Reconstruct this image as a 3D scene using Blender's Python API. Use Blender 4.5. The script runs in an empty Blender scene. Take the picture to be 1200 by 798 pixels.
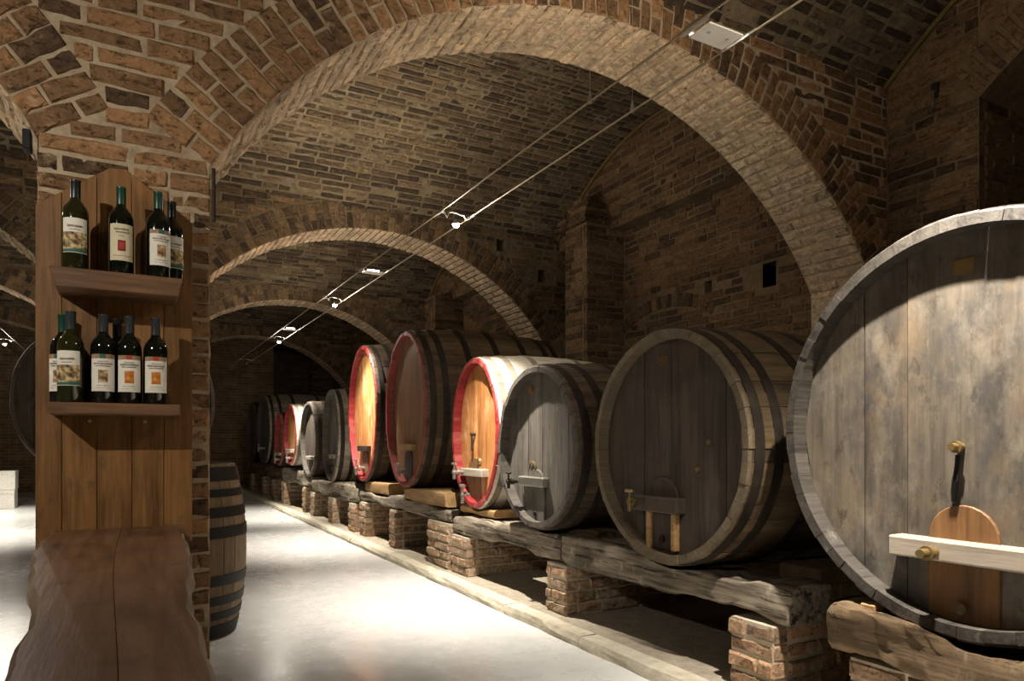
import bpy, bmesh, math, random
import numpy as np
from mathutils import Vector, Matrix
random.seed(7)
RNG = np.random.RandomState(11)
scn = bpy.context.scene
COL = scn.collection
R2 = math.radians

# ------------------------------------------------------------------ camera, world, exposure
EYE = Vector((0.0, 0.0, 1.07))
YAW = math.atan(450 / 820)
cam_data = bpy.data.cameras.new('camera')
cam_data.sensor_width = 36
cam_data.lens = 820 / 1200 * 36
cam_data.shift_y = 119 / 1200
cam_data.clip_start = 0.05
cam = bpy.data.objects.new('camera', cam_data)
cam.location = EYE
cam.rotation_euler = (math.pi / 2, 0, -YAW)
COL.objects.link(cam)
scn.camera = cam
world = bpy.data.worlds.new('world')
scn.world = world
world.use_nodes = True
world.node_tree.nodes['Background'].inputs[0].default_value = (0.30, 0.26, 0.22, 1)
world.node_tree.nodes['Background'].inputs[1].default_value = 0.02
scn.view_settings.view_transform = 'Standard'
scn.view_settings.look = 'None'
scn.view_settings.gamma = 1
scn.view_settings.exposure = 1.35
scn.view_settings.use_curve_mapping = False
SPILL_W = 10.0         # light the bare capsules spill all round
LAMP_W = 290.0          # halogen heads on the cable system
PLATE_W = 10.0         # uplighter lamps lying on the white plates
SC, CC = math.sin(YAW), math.cos(YAW)
def pix(p):            # rough size of things in the picture, used only to choose which bricks are single objects
    d = p[0] * SC + p[1] * CC
    if d < 0.15: return None
    return 600 + 820 * (p[0] * CC - p[1] * SC) / d, 518 - 820 * (p[2] - 1.07) / d, d

# ------------------------------------------------------------------ materials
def lin(c):
    return tuple(((v / 255) / 12.92 if v / 255 <= 0.04045 else ((v / 255 + 0.055) / 1.055) ** 2.4) for v in c) + (1,)
class NT:
    def __init__(s, name):
        s.m = bpy.data.materials.new(name); s.m.use_nodes = True
        s.t = s.m.node_tree; s.n = s.t.nodes; s.bsdf = s.n['Principled BSDF']
    def new(s, typ, **kw):
        n = s.n.new(typ)
        for k, v in kw.items():
            if k.startswith('i_'): n.inputs[int(k[2:]) if k[2:].isdigit() else k[2:]].default_value = v
            else: setattr(n, k, v)
        return n
    def link(s, a, b): s.t.links.new(a, b)
    def noise(s, vec, scale, detail=4, rough=0.6):
        n = s.new('ShaderNodeTexNoise'); n.inputs['Scale'].default_value = scale
        n.inputs['Detail'].default_value = detail; n.inputs['Roughness'].default_value = rough
        if vec: s.link(vec, n.inputs['Vector'])
        return n.outputs['Fac']
    def ramp(s, fac, stops):
        n = s.new('ShaderNodeValToRGB'); cr = n.color_ramp
        while len(cr.elements) < len(stops): cr.elements.new(0.5)
        for e, (p, c) in zip(cr.elements, stops): e.position = p; e.color = c
        s.link(fac, n.inputs[0]); return n.outputs[0]
    def rng(s, fac, a, b, c=0.0, d=1.0):
        n = s.new('ShaderNodeMapRange'); s.link(fac, n.inputs[0])
        for i, v in enumerate((a, b, c, d)): n.inputs[i + 1].default_value = v
        return n.outputs[0]
    def mix(s, fac, a, b, mode='MIX'):
        n = s.new('ShaderNodeMix', data_type='RGBA', blend_type=mode)
        for k, v in ((0, fac), (6, a), (7, b)):
            if hasattr(v, 'links') or hasattr(v, 'is_linked'): s.link(v, n.inputs[k])
            else: n.inputs[k].default_value = v
        return n.outputs[2]
    def math(s, op, a, b=0.0):
        n = s.new('ShaderNodeMath', operation=op)
        for k, v in ((0, a), (1, b)):
            if hasattr(v, 'is_linked'): s.link(v, n.inputs[k])
            else: n.inputs[k].default_value = v
        return n.outputs[0]
    def bump(s, h, strength=0.4, dist=0.01):
        n = s.new('ShaderNodeBump'); n.inputs['Strength'].default_value = strength; n.inputs['Distance'].default_value = dist
        s.link(h, n.inputs['Height']); s.link(n.outputs[0], s.bsdf.inputs['Normal'])
    def pos(s): return s.new('ShaderNodeNewGeometry').outputs['Position']
    def obj(s): return s.new('ShaderNodeTexCoord').outputs['Object']
    def scaled(s, vec, sc, loc=None):
        n = s.new('ShaderNodeMapping'); s.link(vec, n.inputs[0]); n.inputs['Scale'].default_value = sc
        if loc is not None: s.link(loc, n.inputs['Location'])
        return n.outputs[0]
    def done(s, col, rough=0.8, spec=0.3):
        if hasattr(col, 'is_linked'): s.link(col, s.bsdf.inputs['Base Color'])
        else: s.bsdf.inputs['Base Color'].default_value = col
        if hasattr(rough, 'is_linked'): s.link(rough, s.bsdf.inputs['Roughness'])
        else: s.bsdf.inputs['Roughness'].default_value = rough
        s.bsdf.inputs['Specular IOR Level'].default_value = spec
        return s.m

def brick_mat(name, c1, c2, soot, soot_amt, lime, lime_amt):
    t = NT(name); p = t.pos()
    a = t.new('ShaderNodeAttribute', attribute_name='tint')
    sep = t.new('ShaderNodeSeparateColor'); t.link(a.outputs['Color'], sep.inputs[0])
    base = t.mix(sep.outputs[0], lin(c1), lin(c2))
    big = t.noise(p, 1.3, 5, 0.65); fine = t.noise(p, 26, 6, 0.7); med = t.noise(p, 7, 5, 0.7)
    f = t.math('ADD', t.math('MULTIPLY', sep.outputs[1], 0.55), t.math('MULTIPLY', med, 0.75))
    base = t.mix(t.rng(f, 0.72 - soot_amt * 0.35, 0.98 - soot_amt * 0.2, 0, 0.85), base, lin(soot))
    g = t.math('ADD', t.math('MULTIPLY', fine, 0.55), t.math('MULTIPLY', big, 0.6))
    base = t.mix(t.rng(g, 0.72 - lime_amt * 0.28, 0.86 - lime_amt * 0.16, 0, 0.8), base, lin(lime))
    v = t.rng(fine, 0.3, 0.7, 0.66, 1.28)
    pit = t.noise(p, 55, 3, 0.6); crack = t.noise(t.scaled(p, (1, 1, 2.2)), 19, 7, 0.75)
    base = t.mix(t.rng(pit, 0.60, 0.68, 0, 0.75), base, lin(tuple(v_ * 0.45 for v_ in soot)))
    base = t.mix(t.rng(crack, 0.60, 0.66, 0, 0.7), base, lin(tuple(v_ * 0.6 for v_ in soot)))
    mul = t.new('ShaderNodeVectorMath', operation='SCALE'); t.link(base, mul.inputs[0]); t.link(v, mul.inputs['Scale'])
    t.bump(t.math('SUBTRACT', t.math('ADD', fine, t.math('MULTIPLY', med, 0.8)), t.math('MULTIPLY', t.rng(crack, 0.55, 0.66), 0.6)), 0.8, 0.014)
    return t.done(mul.outputs[0], 0.92, 0.15)
def mortar_mat(name, c1, c2):
    t = NT(name); p = t.pos()
    f = t.noise(p, 14, 8, 0.75); b = t.noise(p, 1.6, 4)
    c = t.mix(t.rng(t.math('ADD', t.math('MULTIPLY', f, 0.6), t.math('MULTIPLY', b, 0.4)), 0.38, 0.62), lin(c1), lin(c2))
    t.bump(t.noise(p, 45, 6, 0.7), 0.7, 0.012)
    return t.done(c, 0.95, 0.1)
def wall_texture_mat(name, c1, c2, mort):
    t = NT(name); p = t.pos()
    s = t.new('ShaderNodeSeparateXYZ'); t.link(p, s.inputs[0])
    cmb = t.new('ShaderNodeCombineXYZ'); t.link(t.math('ADD', s.outputs[0], s.outputs[1]), cmb.inputs[0]); t.link(s.outputs[2], cmb.inputs[1])
    b = t.new('ShaderNodeTexBrick'); t.link(cmb.outputs[0], b.inputs['Vector'])
    for k, v in (('Color1', lin(c1)), ('Color2', lin(c2)), ('Mortar', lin(mort)), ('Scale', 1.0), ('Mortar Size', 0.006),
                 ('Brick Width', 0.29), ('Row Height', 0.07)): b.inputs[k].default_value = v
    n = t.noise(p, 3.5, 6, 0.7)
    mul = t.new('ShaderNodeVectorMath', operation='SCALE'); t.link(b.outputs[0], mul.inputs[0]); t.link(t.rng(n, 0.3, 0.7, 0.6, 1.3), mul.inputs['Scale'])
    t.bump(t.math('SUBTRACT', t.noise(p, 25, 5), b.outputs['Fac']), 0.5, 0.012)
    return t.done(mul.outputs[0], 0.93, 0.12)
def wood_mat(name, dark, light, axis='z', grain=18.0, rough=0.75, stain=None, stain_amt=0.4, spec=0.3, bump=0.35, var=0.25, patch=None, crack=0.0):
    t = NT(name); o = t.obj()
    oi = t.new('ShaderNodeObjectInfo')
    off = t.new('ShaderNodeCombineXYZ'); r = t.math('MULTIPLY', oi.outputs['Random'], 37.0)
    for i in range(3): t.link(r, off.inputs[i])
    k = {'x': (0.07, 1, 1), 'y': (1, 0.07, 1), 'z': (1, 1, 0.07)}[axis]
    vec = t.scaled(o, k, off.outputs[0])
    g1 = t.noise(vec, grain, 6, 0.65); g2 = t.noise(vec, grain * 4.5, 4, 0.6)
    big = t.noise(t.scaled(o, (1, 1, 1), off.outputs[0]), 2.6, 5, 0.65)
    f = t.math('ADD', t.math('MULTIPLY', g1, 0.6), t.math('MULTIPLY', g2, 0.4))
    c = t.mix(t.rng(f, 0.36, 0.64), lin(dark), lin(light))
    if stain is not None:
        c = t.mix(t.rng(t.math('ADD', t.math('MULTIPLY', big, 0.75), t.math('MULTIPLY', g1, 0.25)), 0.62 - stain_amt * 0.3, 0.72 - stain_amt * 0.15, 0, 0.75), c, lin(stain))
    if patch is not None:
        for pc, psc, lo, hi, amt in patch:
            pn = t.noise(t.scaled(o, (1, 1, 0.6), off.outputs[0] if psc < 0 else None), abs(psc), 7, 0.7)
            c = t.mix(t.rng(pn, lo, hi, 0, amt), c, lin(pc))
    v = t.math('MULTIPLY', t.rng(oi.outputs['Random'], 0, 1, 1 - var, 1 + var), t.rng(big, 0.3, 0.7, 0.8, 1.2))
    if crack:
        ck = t.noise(t.scaled(o, tuple(q * (0.6 if q < 1 else 1) for q in k), off.outputs[0]), grain * 1.6, 8, 0.8)
        cf = t.rng(ck, 0.545, 0.60); c = t.mix(t.math('MULTIPLY', cf, crack), c, (0.012, 0.009, 0.006, 1)); f = t.math('SUBTRACT', f, t.math('MULTIPLY', cf, 1.2))
    mul = t.new('ShaderNodeVectorMath', operation='SCALE'); t.link(c, mul.inputs[0]); t.link(v, mul.inputs['Scale'])
    t.bump(f, bump, 0.006)
    return t.done(mul.outputs[0], t.rng(g1, 0.3, 0.7, rough - 0.1, min(1, rough + 0.1)), spec)
def flat_mat(name, c, rough=0.5, metal=0.0, spec=0.4, mott=0.15, scale=30, emit=None):
    t = NT(name)
    n = t.noise(t.obj(), scale, 4)
    mul = t.new('ShaderNodeVectorMath', operation='SCALE'); mul.inputs[0].default_value = lin(c)[:3]
    t.link(t.rng(n, 0.3, 0.7, 1 - mott, 1 + mott), mul.inputs['Scale'])
    t.bsdf.inputs['Metallic'].default_value = metal
    if emit:
        t.bsdf.inputs['Emission Color'].default_value = emit[0] + (1,); t.bsdf.inputs['Emission Strength'].default_value = emit[1]
    return t.done(mul.outputs[0], rough, spec)

M = {}
M['b_warm'] = brick_mat('brick_warm', (166, 126, 88), (126, 97, 69), (72, 58, 46), 0.48, (176, 156, 126), 0.34)
M['b_arch'] = brick_mat('brick_arch_mid', (132, 106, 78), (104, 84, 62), (66, 56, 45), 0.45, (150, 136, 112), 0.30)
M['b_soffit_lit'] = brick_mat('brick_soffit_lit', (206, 176, 142), (182, 158, 126), (146, 128, 106), 0.20, (198, 184, 158), 0.50)  # limey brick made paler: light from the floor below put into the colour
M['b_vault'] = brick_mat('brick_vault', (112, 94, 72), (84, 70, 54), (54, 46, 38), 0.55, (142, 130, 106), 0.24)
M['b_wall'] = brick_mat('brick_wall', (126, 100, 72), (100, 79, 57), (66, 53, 41), 0.40, (136, 118, 88), 0.16)
M['b_pier'] = brick_mat('brick_pier', (166, 130, 100), (148, 124, 100), (104, 90, 74), 0.25, (190, 176, 152), 0.55)
M['m_warm'] = mortar_mat('mortar_warm', (140, 120, 94), (190, 172, 144))
M['m_vault'] = mortar_mat('mortar_vault', (86, 75, 59), (130, 116, 92))
M['m_wall'] = mortar_mat('mortar_wall', (94, 78, 58), (128, 110, 84))
M['m_pier'] = mortar_mat('mortar_pier', (150, 138, 118), (194, 182, 160))
M['far_wall'] = wall_texture_mat('distant_brickwork', (140, 112, 82), (110, 88, 64), (150, 134, 108))
def floor_mat():
    t = NT('polished_concrete'); p = t.pos()
    a = t.noise(t.scaled(p, (1, 0.5, 1)), 1.1, 6, 0.6); b = t.noise(p, 9, 6, 0.7); c = t.noise(p, 60, 3)
    f = t.math('ADD', t.math('MULTIPLY', a, 0.6), t.math('MULTIPLY', b, 0.4))
    col = t.mix(t.rng(f, 0.36, 0.62), lin((184, 183, 179)), lin((204, 203, 199)))
    t.bump(t.math('ADD', b, t.math('MULTIPLY', c, 0.3)), 0.12, 0.01)
    return t.done(col, t.rng(f, 0.38, 0.62, 0.20, 0.32), 0.5)
M['floor'] = floor_mat()
M['platform'] = mortar_mat('rough_concrete', (128, 118, 102), (164, 154, 136))
M['kerb'] = mortar_mat('kerb_concrete', (162, 152, 132), (200, 192, 172))
M['timber'] = wood_mat('weathered_timber', (72, 63, 53), (156, 144, 125), 'y', 14, 0.9, (62, 54, 46), 0.35, 0.15, 1.0, 0.1, [((196, 186, 168), 5, 0.55, 0.68, 0.6)], 0.85)
M['timber_dark'] = wood_mat('old_brown_timber', (54, 43, 32), (116, 96, 72), 'y', 12, 0.9, (50, 39, 28), 0.35, 0.15, 1.0, 0.1, [((150, 136, 116), 4, 0.56, 0.7, 0.6)], 0.9)
M['block'] = wood_mat('sawn_block', (120, 92, 58), (176, 142, 98), 'y', 16, 0.85, (90, 70, 50), 0.2, 0.2, 0.5)
M['board'] = wood_mat('brown_pine_board', (86, 58, 28), (152, 108, 58), 'z', 16, 0.5, (104, 68, 32), 0.3, 0.4, 0.25, 0.14, [((62, 40, 20), 9, 0.58, 0.66, 0.6)])
M['shelf'] = wood_mat('dark_shelf_wood', (76, 52, 33), (130, 96, 66), 'x', 16, 0.5, (70, 46, 30), 0.3, 0.4, 0.25, 0.1)
M['slab'] = wood_mat('dark_walnut_slab', (66, 45, 32), (124, 90, 64), 'y', 9, 0.36, (60, 38, 27), 0.4, 0.5, 0.4, 0.1, [((40, 27, 20), 5, 0.56, 0.68, 0.6), ((140, 106, 78), 7, 0.58, 0.70, 0.4)])
M['slab_edge'] = wood_mat('live_edge_bark', (70, 56, 42), (140, 120, 96), 'y', 16, 0.7)
M['iron'] = flat_mat('old_iron', (52, 44, 36), 0.65, 0.5, 0.4, 0.35, 14)
M['black'] = flat_mat('black_iron', (24, 22, 20), 0.6, 0.3)
M['brass'] = flat_mat('brass', (150, 128, 86), 0.4, 0.8)
M['steel'] = flat_mat('brushed_steel', (186, 182, 172), 0.3, 0.9, 0.5, 0.08)
M['wire'] = flat_mat('tinned_cable', (150, 134, 108), 0.5, 0.6)
M['plate'] = flat_mat('white_lacquer', (226, 220, 206), 0.35, 0, 0.5, 0.03)
M['bulb'] = flat_mat('lit_halogen', (255, 250, 240), 0.5, emit=((1.0, 0.95, 0.86), 60.0))
M['carton'] = flat_mat('white_carton', (214, 210, 200), 0.8)
M['yellow'] = mortar_mat('ochre_plaster_edge', (92, 76, 44), (120, 100, 60))
M['paper'] = flat_mat('label_paper', (222, 216, 200), 0.75, mott=0.05)
M['paper_cream'] = flat_mat('label_paper_cream', (206, 194, 160), 0.75, mott=0.06)
M['ink'] = flat_mat('label_ink', (120, 112, 104), 0.8)
M['teal'] = flat_mat('label_teal', (46, 92, 80), 0.7)
M['tan_band'] = flat_mat('label_tan', (150, 122, 92), 0.7, mott=0.3, scale=60)
M['red_print'] = flat_mat('label_red', (168, 54, 42), 0.7)
M['maroon'] = flat_mat('label_maroon', (110, 40, 36), 0.7)
def art_mat(name, a, b, c, scale):
    t = NT(name); n = t.noise(t.obj(), scale, 3, 0.6)
    return t.done(t.ramp(n, [(0.36, lin(a)), (0.5, lin(b)), (0.62, lin(c))]), 0.7)
M['art_figure'] = art_mat('print_figures', (52, 42, 36), (150, 124, 84), (206, 190, 140), 55)
M['art_brown'] = art_mat('print_sepia', (96, 66, 44), (160, 128, 88), (200, 178, 132), 60)
M['art_orange'] = art_mat('print_orange', (150, 76, 30), (190, 116, 40), (214, 152, 62), 50)
def glass_mat(name, c, tr):
    t = NT(name); t.bsdf.inputs['Transmission Weight'].default_value = tr; t.bsdf.inputs['IOR'].default_value = 1.5
    n = t.noise(t.obj(), 9, 2)
    return t.done(t.mix(n, lin(c), lin(tuple(v * 0.8 for v in c))), 0.06, 0.6)
M['glass'] = glass_mat('dark_green_glass', (13, 17, 10), 0.0)
M['glass_pale'] = glass_mat('olive_green_glass', (40, 40, 15), 0.1)
M['cap_black'] = flat_mat('black_capsule', (26, 27, 27), 0.35)
M['cap_green'] = flat_mat('green_capsule', (22, 62, 46), 0.35)
M['cap_grey'] = flat_mat('slate_capsule', (46, 50, 52), 0.35)
# cask timbers
M['st_dark'] = wood_mat('dark_staves', (50, 42, 34), (96, 80, 62), 'x', 14, 0.85, (44, 38, 32), 0.3, 0.2, 0.5)
M['st_brown'] = wood_mat('brown_staves', (64, 52, 37), (106, 87, 62), 'x', 14, 0.85, (58, 48, 38), 0.3, 0.2, 0.5)
M['st_pale'] = wood_mat('pale_staves', (176, 164, 146), (216, 206, 188), 'x', 14, 0.8, (160, 148, 130), 0.2, 0.2, 0.4, 0.08)
M['st_grey'] = wood_mat('grey_staves', (104, 94, 80), (152, 140, 122), 'x', 14, 0.85, (96, 86, 74), 0.3, 0.2, 0.4)
M['rim_dark'] = wood_mat('worn_dark_rim', (50, 45, 40), (92, 85, 76), 'x', 22, 0.75, (54, 49, 44), 0.3, 0.3, 0.5, 0.08)
M['rim_black'] = wood_mat('blackened_rim', (38, 34, 30), (76, 70, 62), 'x', 22, 0.6, (44, 40, 36), 0.3, 0.4, 0.5, 0.06, [((120, 114, 104), 14, 0.60, 0.70, 0.5)])
M['rim_brown'] = wood_mat('worn_brown_rim', (82, 70, 54), (112, 98, 78), 'x', 22, 0.8, (58, 50, 42), 0.3, 0.3, 0.5, 0.08)
M['rim_worn_red'] = wood_mat('worn_red_rim', (96, 34, 30), (140, 62, 54), 'x', 22, 0.6, (84, 62, 52), 0.45, 0.3, 0.4, 0.1)
M['rim_red'] = wood_mat('red_painted_rim', (100, 24, 27), (158, 46, 46), 'x', 22, 0.55, (136, 92, 80), 0.35, 0.35, 0.3, 0.1)
M['hd_grey'] = wood_mat('grey_head_boards', (70, 63, 55), (106, 96, 82), 'z', 13, 0.5, (104, 86, 64), 0.42, 0.45, 0.35, 0.10, [((58, 56, 54), 2.6, 0.47, 0.60, 0.8), ((116, 96, 70), 3.4, 0.52, 0.66, 0.6), ((150, 140, 124), 4.5, 0.52, 0.72, 0.5), ((48, 42, 36), 16, 0.57, 0.66, 0.6), ((136, 124, 106), 45, 0.56, 0.68, 0.2)])
M['hd_dark'] = wood_mat('dark_head_boards', (46, 40, 34), (80, 70, 60), 'z', 13, 0.7, (74, 58, 42), 0.3, 0.3, 0.35, 0.12)
M['hd_slate'] = wood_mat('slate_head_boards', (60, 56, 51), (104, 98, 88), 'z', 13, 0.7, (84, 78, 70), 0.3, 0.3, 0.35, 0.12, [((58, 54, 48), 4, 0.55, 0.68, 0.6), ((140, 134, 122), 9, 0.60, 0.74, 0.4)])
M['hd_orange'] = wood_mat('varnished_head_boards', (128, 78, 40), (196, 136, 78), 'z', 13, 0.55, (190, 160, 124), 0.28, 0.4, 0.3, 0.12, [((214, 190, 158), 5, 0.54, 0.68, 0.5), ((92, 58, 36), 7, 0.60, 0.72, 0.5)])
M['hd_brown'] = wood_mat('brown_head_boards', (84, 58, 38), (136, 98, 64), 'z', 13, 0.6, (70, 56, 46), 0.35, 0.35, 0.3, 0.12)
M['door_orange'] = wood_mat('orange_hatch', (86, 60, 35), (136, 98, 60), 'z', 11, 0.6, (132, 98, 62), 0.3, 0.3, 0.3, 0.05)
M['bar_pale'] = wood_mat('pale_bar', (112, 101, 88), (160, 149, 133), 'y', 12, 0.75, (128, 112, 92), 0.3, 0.2, 0.4, 0.05)
M['barrique'] = wood_mat('barrique_oak', (92, 76, 56), (138, 117, 90), 'z', 16, 0.75, (92, 74, 52), 0.35, 0.3, 0.4, 0.14)

# ------------------------------------------------------------------ mesh helpers
class MB:
    def __init__(s): s.v = []; s.f = []; s.mi = []; s.cur = 0
    def add(s, vs, fs):
        b = len(s.v); s.v += [tuple(p) for p in vs]
        for f in fs: s.f.append(tuple(i + b for i in f)); s.mi.append(s.cur)
        return s
    def box(s, lo, hi):
        x0, y0, z0 = lo; x1, y1, z1 = hi
        return s.add([(x0, y0, z0), (x1, y0, z0), (x1, y1, z0), (x0, y1, z0), (x0, y0, z1), (x1, y0, z1), (x1, y1, z1), (x0, y1, z1)],
                     [(0, 3, 2, 1), (4, 5, 6, 7), (0, 1, 5, 4), (1, 2, 6, 5), (2, 3, 7, 6), (3, 0, 4, 7)])
    def cyl(s, p0, p1, r0, r1=None, n=14, cap=True):
        r1 = r0 if r1 is None else r1
        p0 = Vector(p0); p1 = Vector(p1); d = (p1 - p0).normalized()
        a = d.orthogonal().normalized(); b = d.cross(a)
        vs = []
        for p, r in ((p0, r0), (p1, r1)):
            vs += [p + (a * math.cos(2 * math.pi * i / n) + b * math.sin(2 * math.pi * i / n)) * r for i in range(n)]
        fs = [(i, (i + 1) % n, n + (i + 1) % n, n + i) for i in range(n)]
        if cap: fs += [tuple(range(n))[::-1], tuple(range(n, 2 * n))]
        return s.add(vs, fs)
    def tube(s, pts, r, n=6):
        pts = [Vector(p) for p in pts]; vs = []; fs = []
        for k, p in enumerate(pts):
            d = (pts[min(k + 1, len(pts) - 1)] - pts[max(k - 1, 0)]).normalized()
            a = d.cross(Vector((0, 0, 1)))
            a = a.normalized() if a.length > 0.05 else d.cross(Vector((1, 0, 0))).normalized()
            b = d.cross(a)
            vs += [p + (a * math.cos(2 * math.pi * i / n) + b * math.sin(2 * math.pi * i / n)) * r for i in range(n)]
        for k in range(len(pts) - 1):
            fs += [(k * n + i, k * n + (i + 1) % n, k * n + n + (i + 1) % n, k * n + n + i) for i in range(n)]
        fs += [tuple(range(n))[::-1], tuple(range((len(pts) - 1) * n, len(pts) * n))]
        return s.add(vs, fs)
    def lathe(s, prof, c, n=28, cap=True):
        vs = []; fs = []
        for r, z in prof:
            vs += [(c[0] + r * math.cos(2 * math.pi * i / n), c[1] + r * math.sin(2 * math.pi * i / n), c[2] + z) for i in range(n)]
        for k in range(len(prof) - 1):
            fs += [(k * n + i, k * n + (i + 1) % n, k * n + n + (i + 1) % n, k * n + n + i) for i in range(n)]
        if cap: fs += [tuple(range(n))[::-1], tuple(range((len(prof) - 1) * n, len(prof) * n))]
        return s.add(vs, fs)
    def prism(s, outline, d):      # outline: list of points, pushed along vector d
        n = len(outline); d = Vector(d)
        vs = [Vector(p) for p in outline] + [Vector(p) + d for p in outline]
        return s.add(vs, [tuple(range(n))[::-1], tuple(range(n, 2 * n))] + [(i, (i + 1) % n, n + (i + 1) % n, n + i) for i in range(n)])
    def mesh(s, name, mats, origin=(0, 0, 0), bevel=0.0, smooth=None, seg=1, fix=True):
        me = bpy.data.meshes.new(name)
        o = Vector(origin)
        me.from_pydata([tuple(Vector(p) - o) for p in s.v], [], s.f)
        for m in (mats if isinstance(mats, (list, tuple)) else [mats]): me.materials.append(m)
        if any(s.mi): me.polygons.foreach_set('material_index', s.mi)
        if fix or bevel:
            bm = bmesh.new(); bm.from_mesh(me)
            if fix: bmesh.ops.recalc_face_normals(bm, faces=bm.faces)
            if bevel:
                es = [e for e in bm.edges if len(e.link_faces) == 2 and e.calc_face_angle(0) > 0.5]
                bmesh.ops.bevel(bm, geom=es, offset=bevel, segments=seg, affect='EDGES', clamp_overlap=True)
            bm.to_mesh(me); bm.free()
        if smooth:
            me.polygons.foreach_set('use_smooth', [True] * len(me.polygons)); me.set_sharp_from_angle(angle=R2(smooth))
        me.update()
        return me
def link(name, data, parent=None, loc=(0, 0, 0)):
    o = bpy.data.objects.new(name, data); o.location = loc; COL.objects.link(o)
    if parent is not None: o.parent = parent
    return o
def tag(o, label=None, cat=None, group=None, kind=None):
    if label: o['label'] = label
    if cat: o['category'] = cat
    if group: o['group'] = group
    if kind: o['kind'] = kind
    return o
def root(name, loc, label, cat, group=None):
    o = bpy.data.objects.new(name, None); o.location = loc; o.empty_display_size = 0.1; COL.objects.link(o)
    return tag(o, label, cat, group)
def part(name, mb, mats, parent, label=None, **kw):     # mb holds world coordinates; parents are never rotated
    w = Vector((0, 0, 0)); p = parent
    while p is not None: w += Vector(p.location); p = p.parent
    o = link(name, mb.mesh(name, mats, w, **kw), parent)
    if label: o['label'] = label
    return o
def struct(name, mb, mats, parent=None, **kw):
    o = link(name, mb.mesh(name, mats, **kw), parent); o['kind'] = 'structure'; return o

# ------------------------------------------------------------------ brickwork
NV = 14
def unit_bricks(low):
    out = []
    r = random.Random(5)
    for k in range(NV):
        j = lambda a: r.uniform(-a, a)
        if low:
            v = [(-.5, 0, -.5), (.5, 0, -.5), (.5, 0, .5), (-.5, 0, .5), (-.5, 1, -.5), (.5, 1, -.5), (.5, 1, .5), (-.5, 1, .5)]
            v = [(x + j(.02), y + (j(.06) if y == 0 else 0), z + j(.06)) for x, y, z in v]
            f = [(0, 1, 2, 3), (0, 4, 5, 1), (1, 5, 6, 2), (2, 6, 7, 3), (3, 7, 4, 0)]
        else:
            xs = (-.5, -.18, .16, .5); xi = (-.45, -.18, .16, .45)
            v = []
            for z in (-1, 1):                       # inner front row
                for x in xi: v.append((x + j(.02), j(.05), z * .36 + j(.06)))
            ring = [(x, -.5) for x in xs] + [(x, .5) for x in xs[::-1]]
            for x, z in ring: v.append((x + j(.015) - math.copysign(.02, x) * (r.random() < .2), .09 + abs(j(.09)), z + j(.09)))
            for x, z in ring: v.append((x, 1.0, z))
            f = [(0, 1, 5, 4), (1, 2, 6, 5), (2, 3, 7, 6)]
            f += [(8, 9, 1, 0), (9, 10, 2, 1), (10, 11, 3, 2), (11, 12, 7, 3), (12, 13, 6, 7), (13, 14, 5, 6), (14, 15, 4, 5), (15, 8, 0, 4)]
            f += [(16 + i, 16 + (i + 1) % 8, 8 + (i + 1) % 8, 8 + i) for i in range(8)]
        out.append((np.array(v, float), f))
    return out
UB, UBL = unit_bricks(False), unit_bricks(True)
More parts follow.
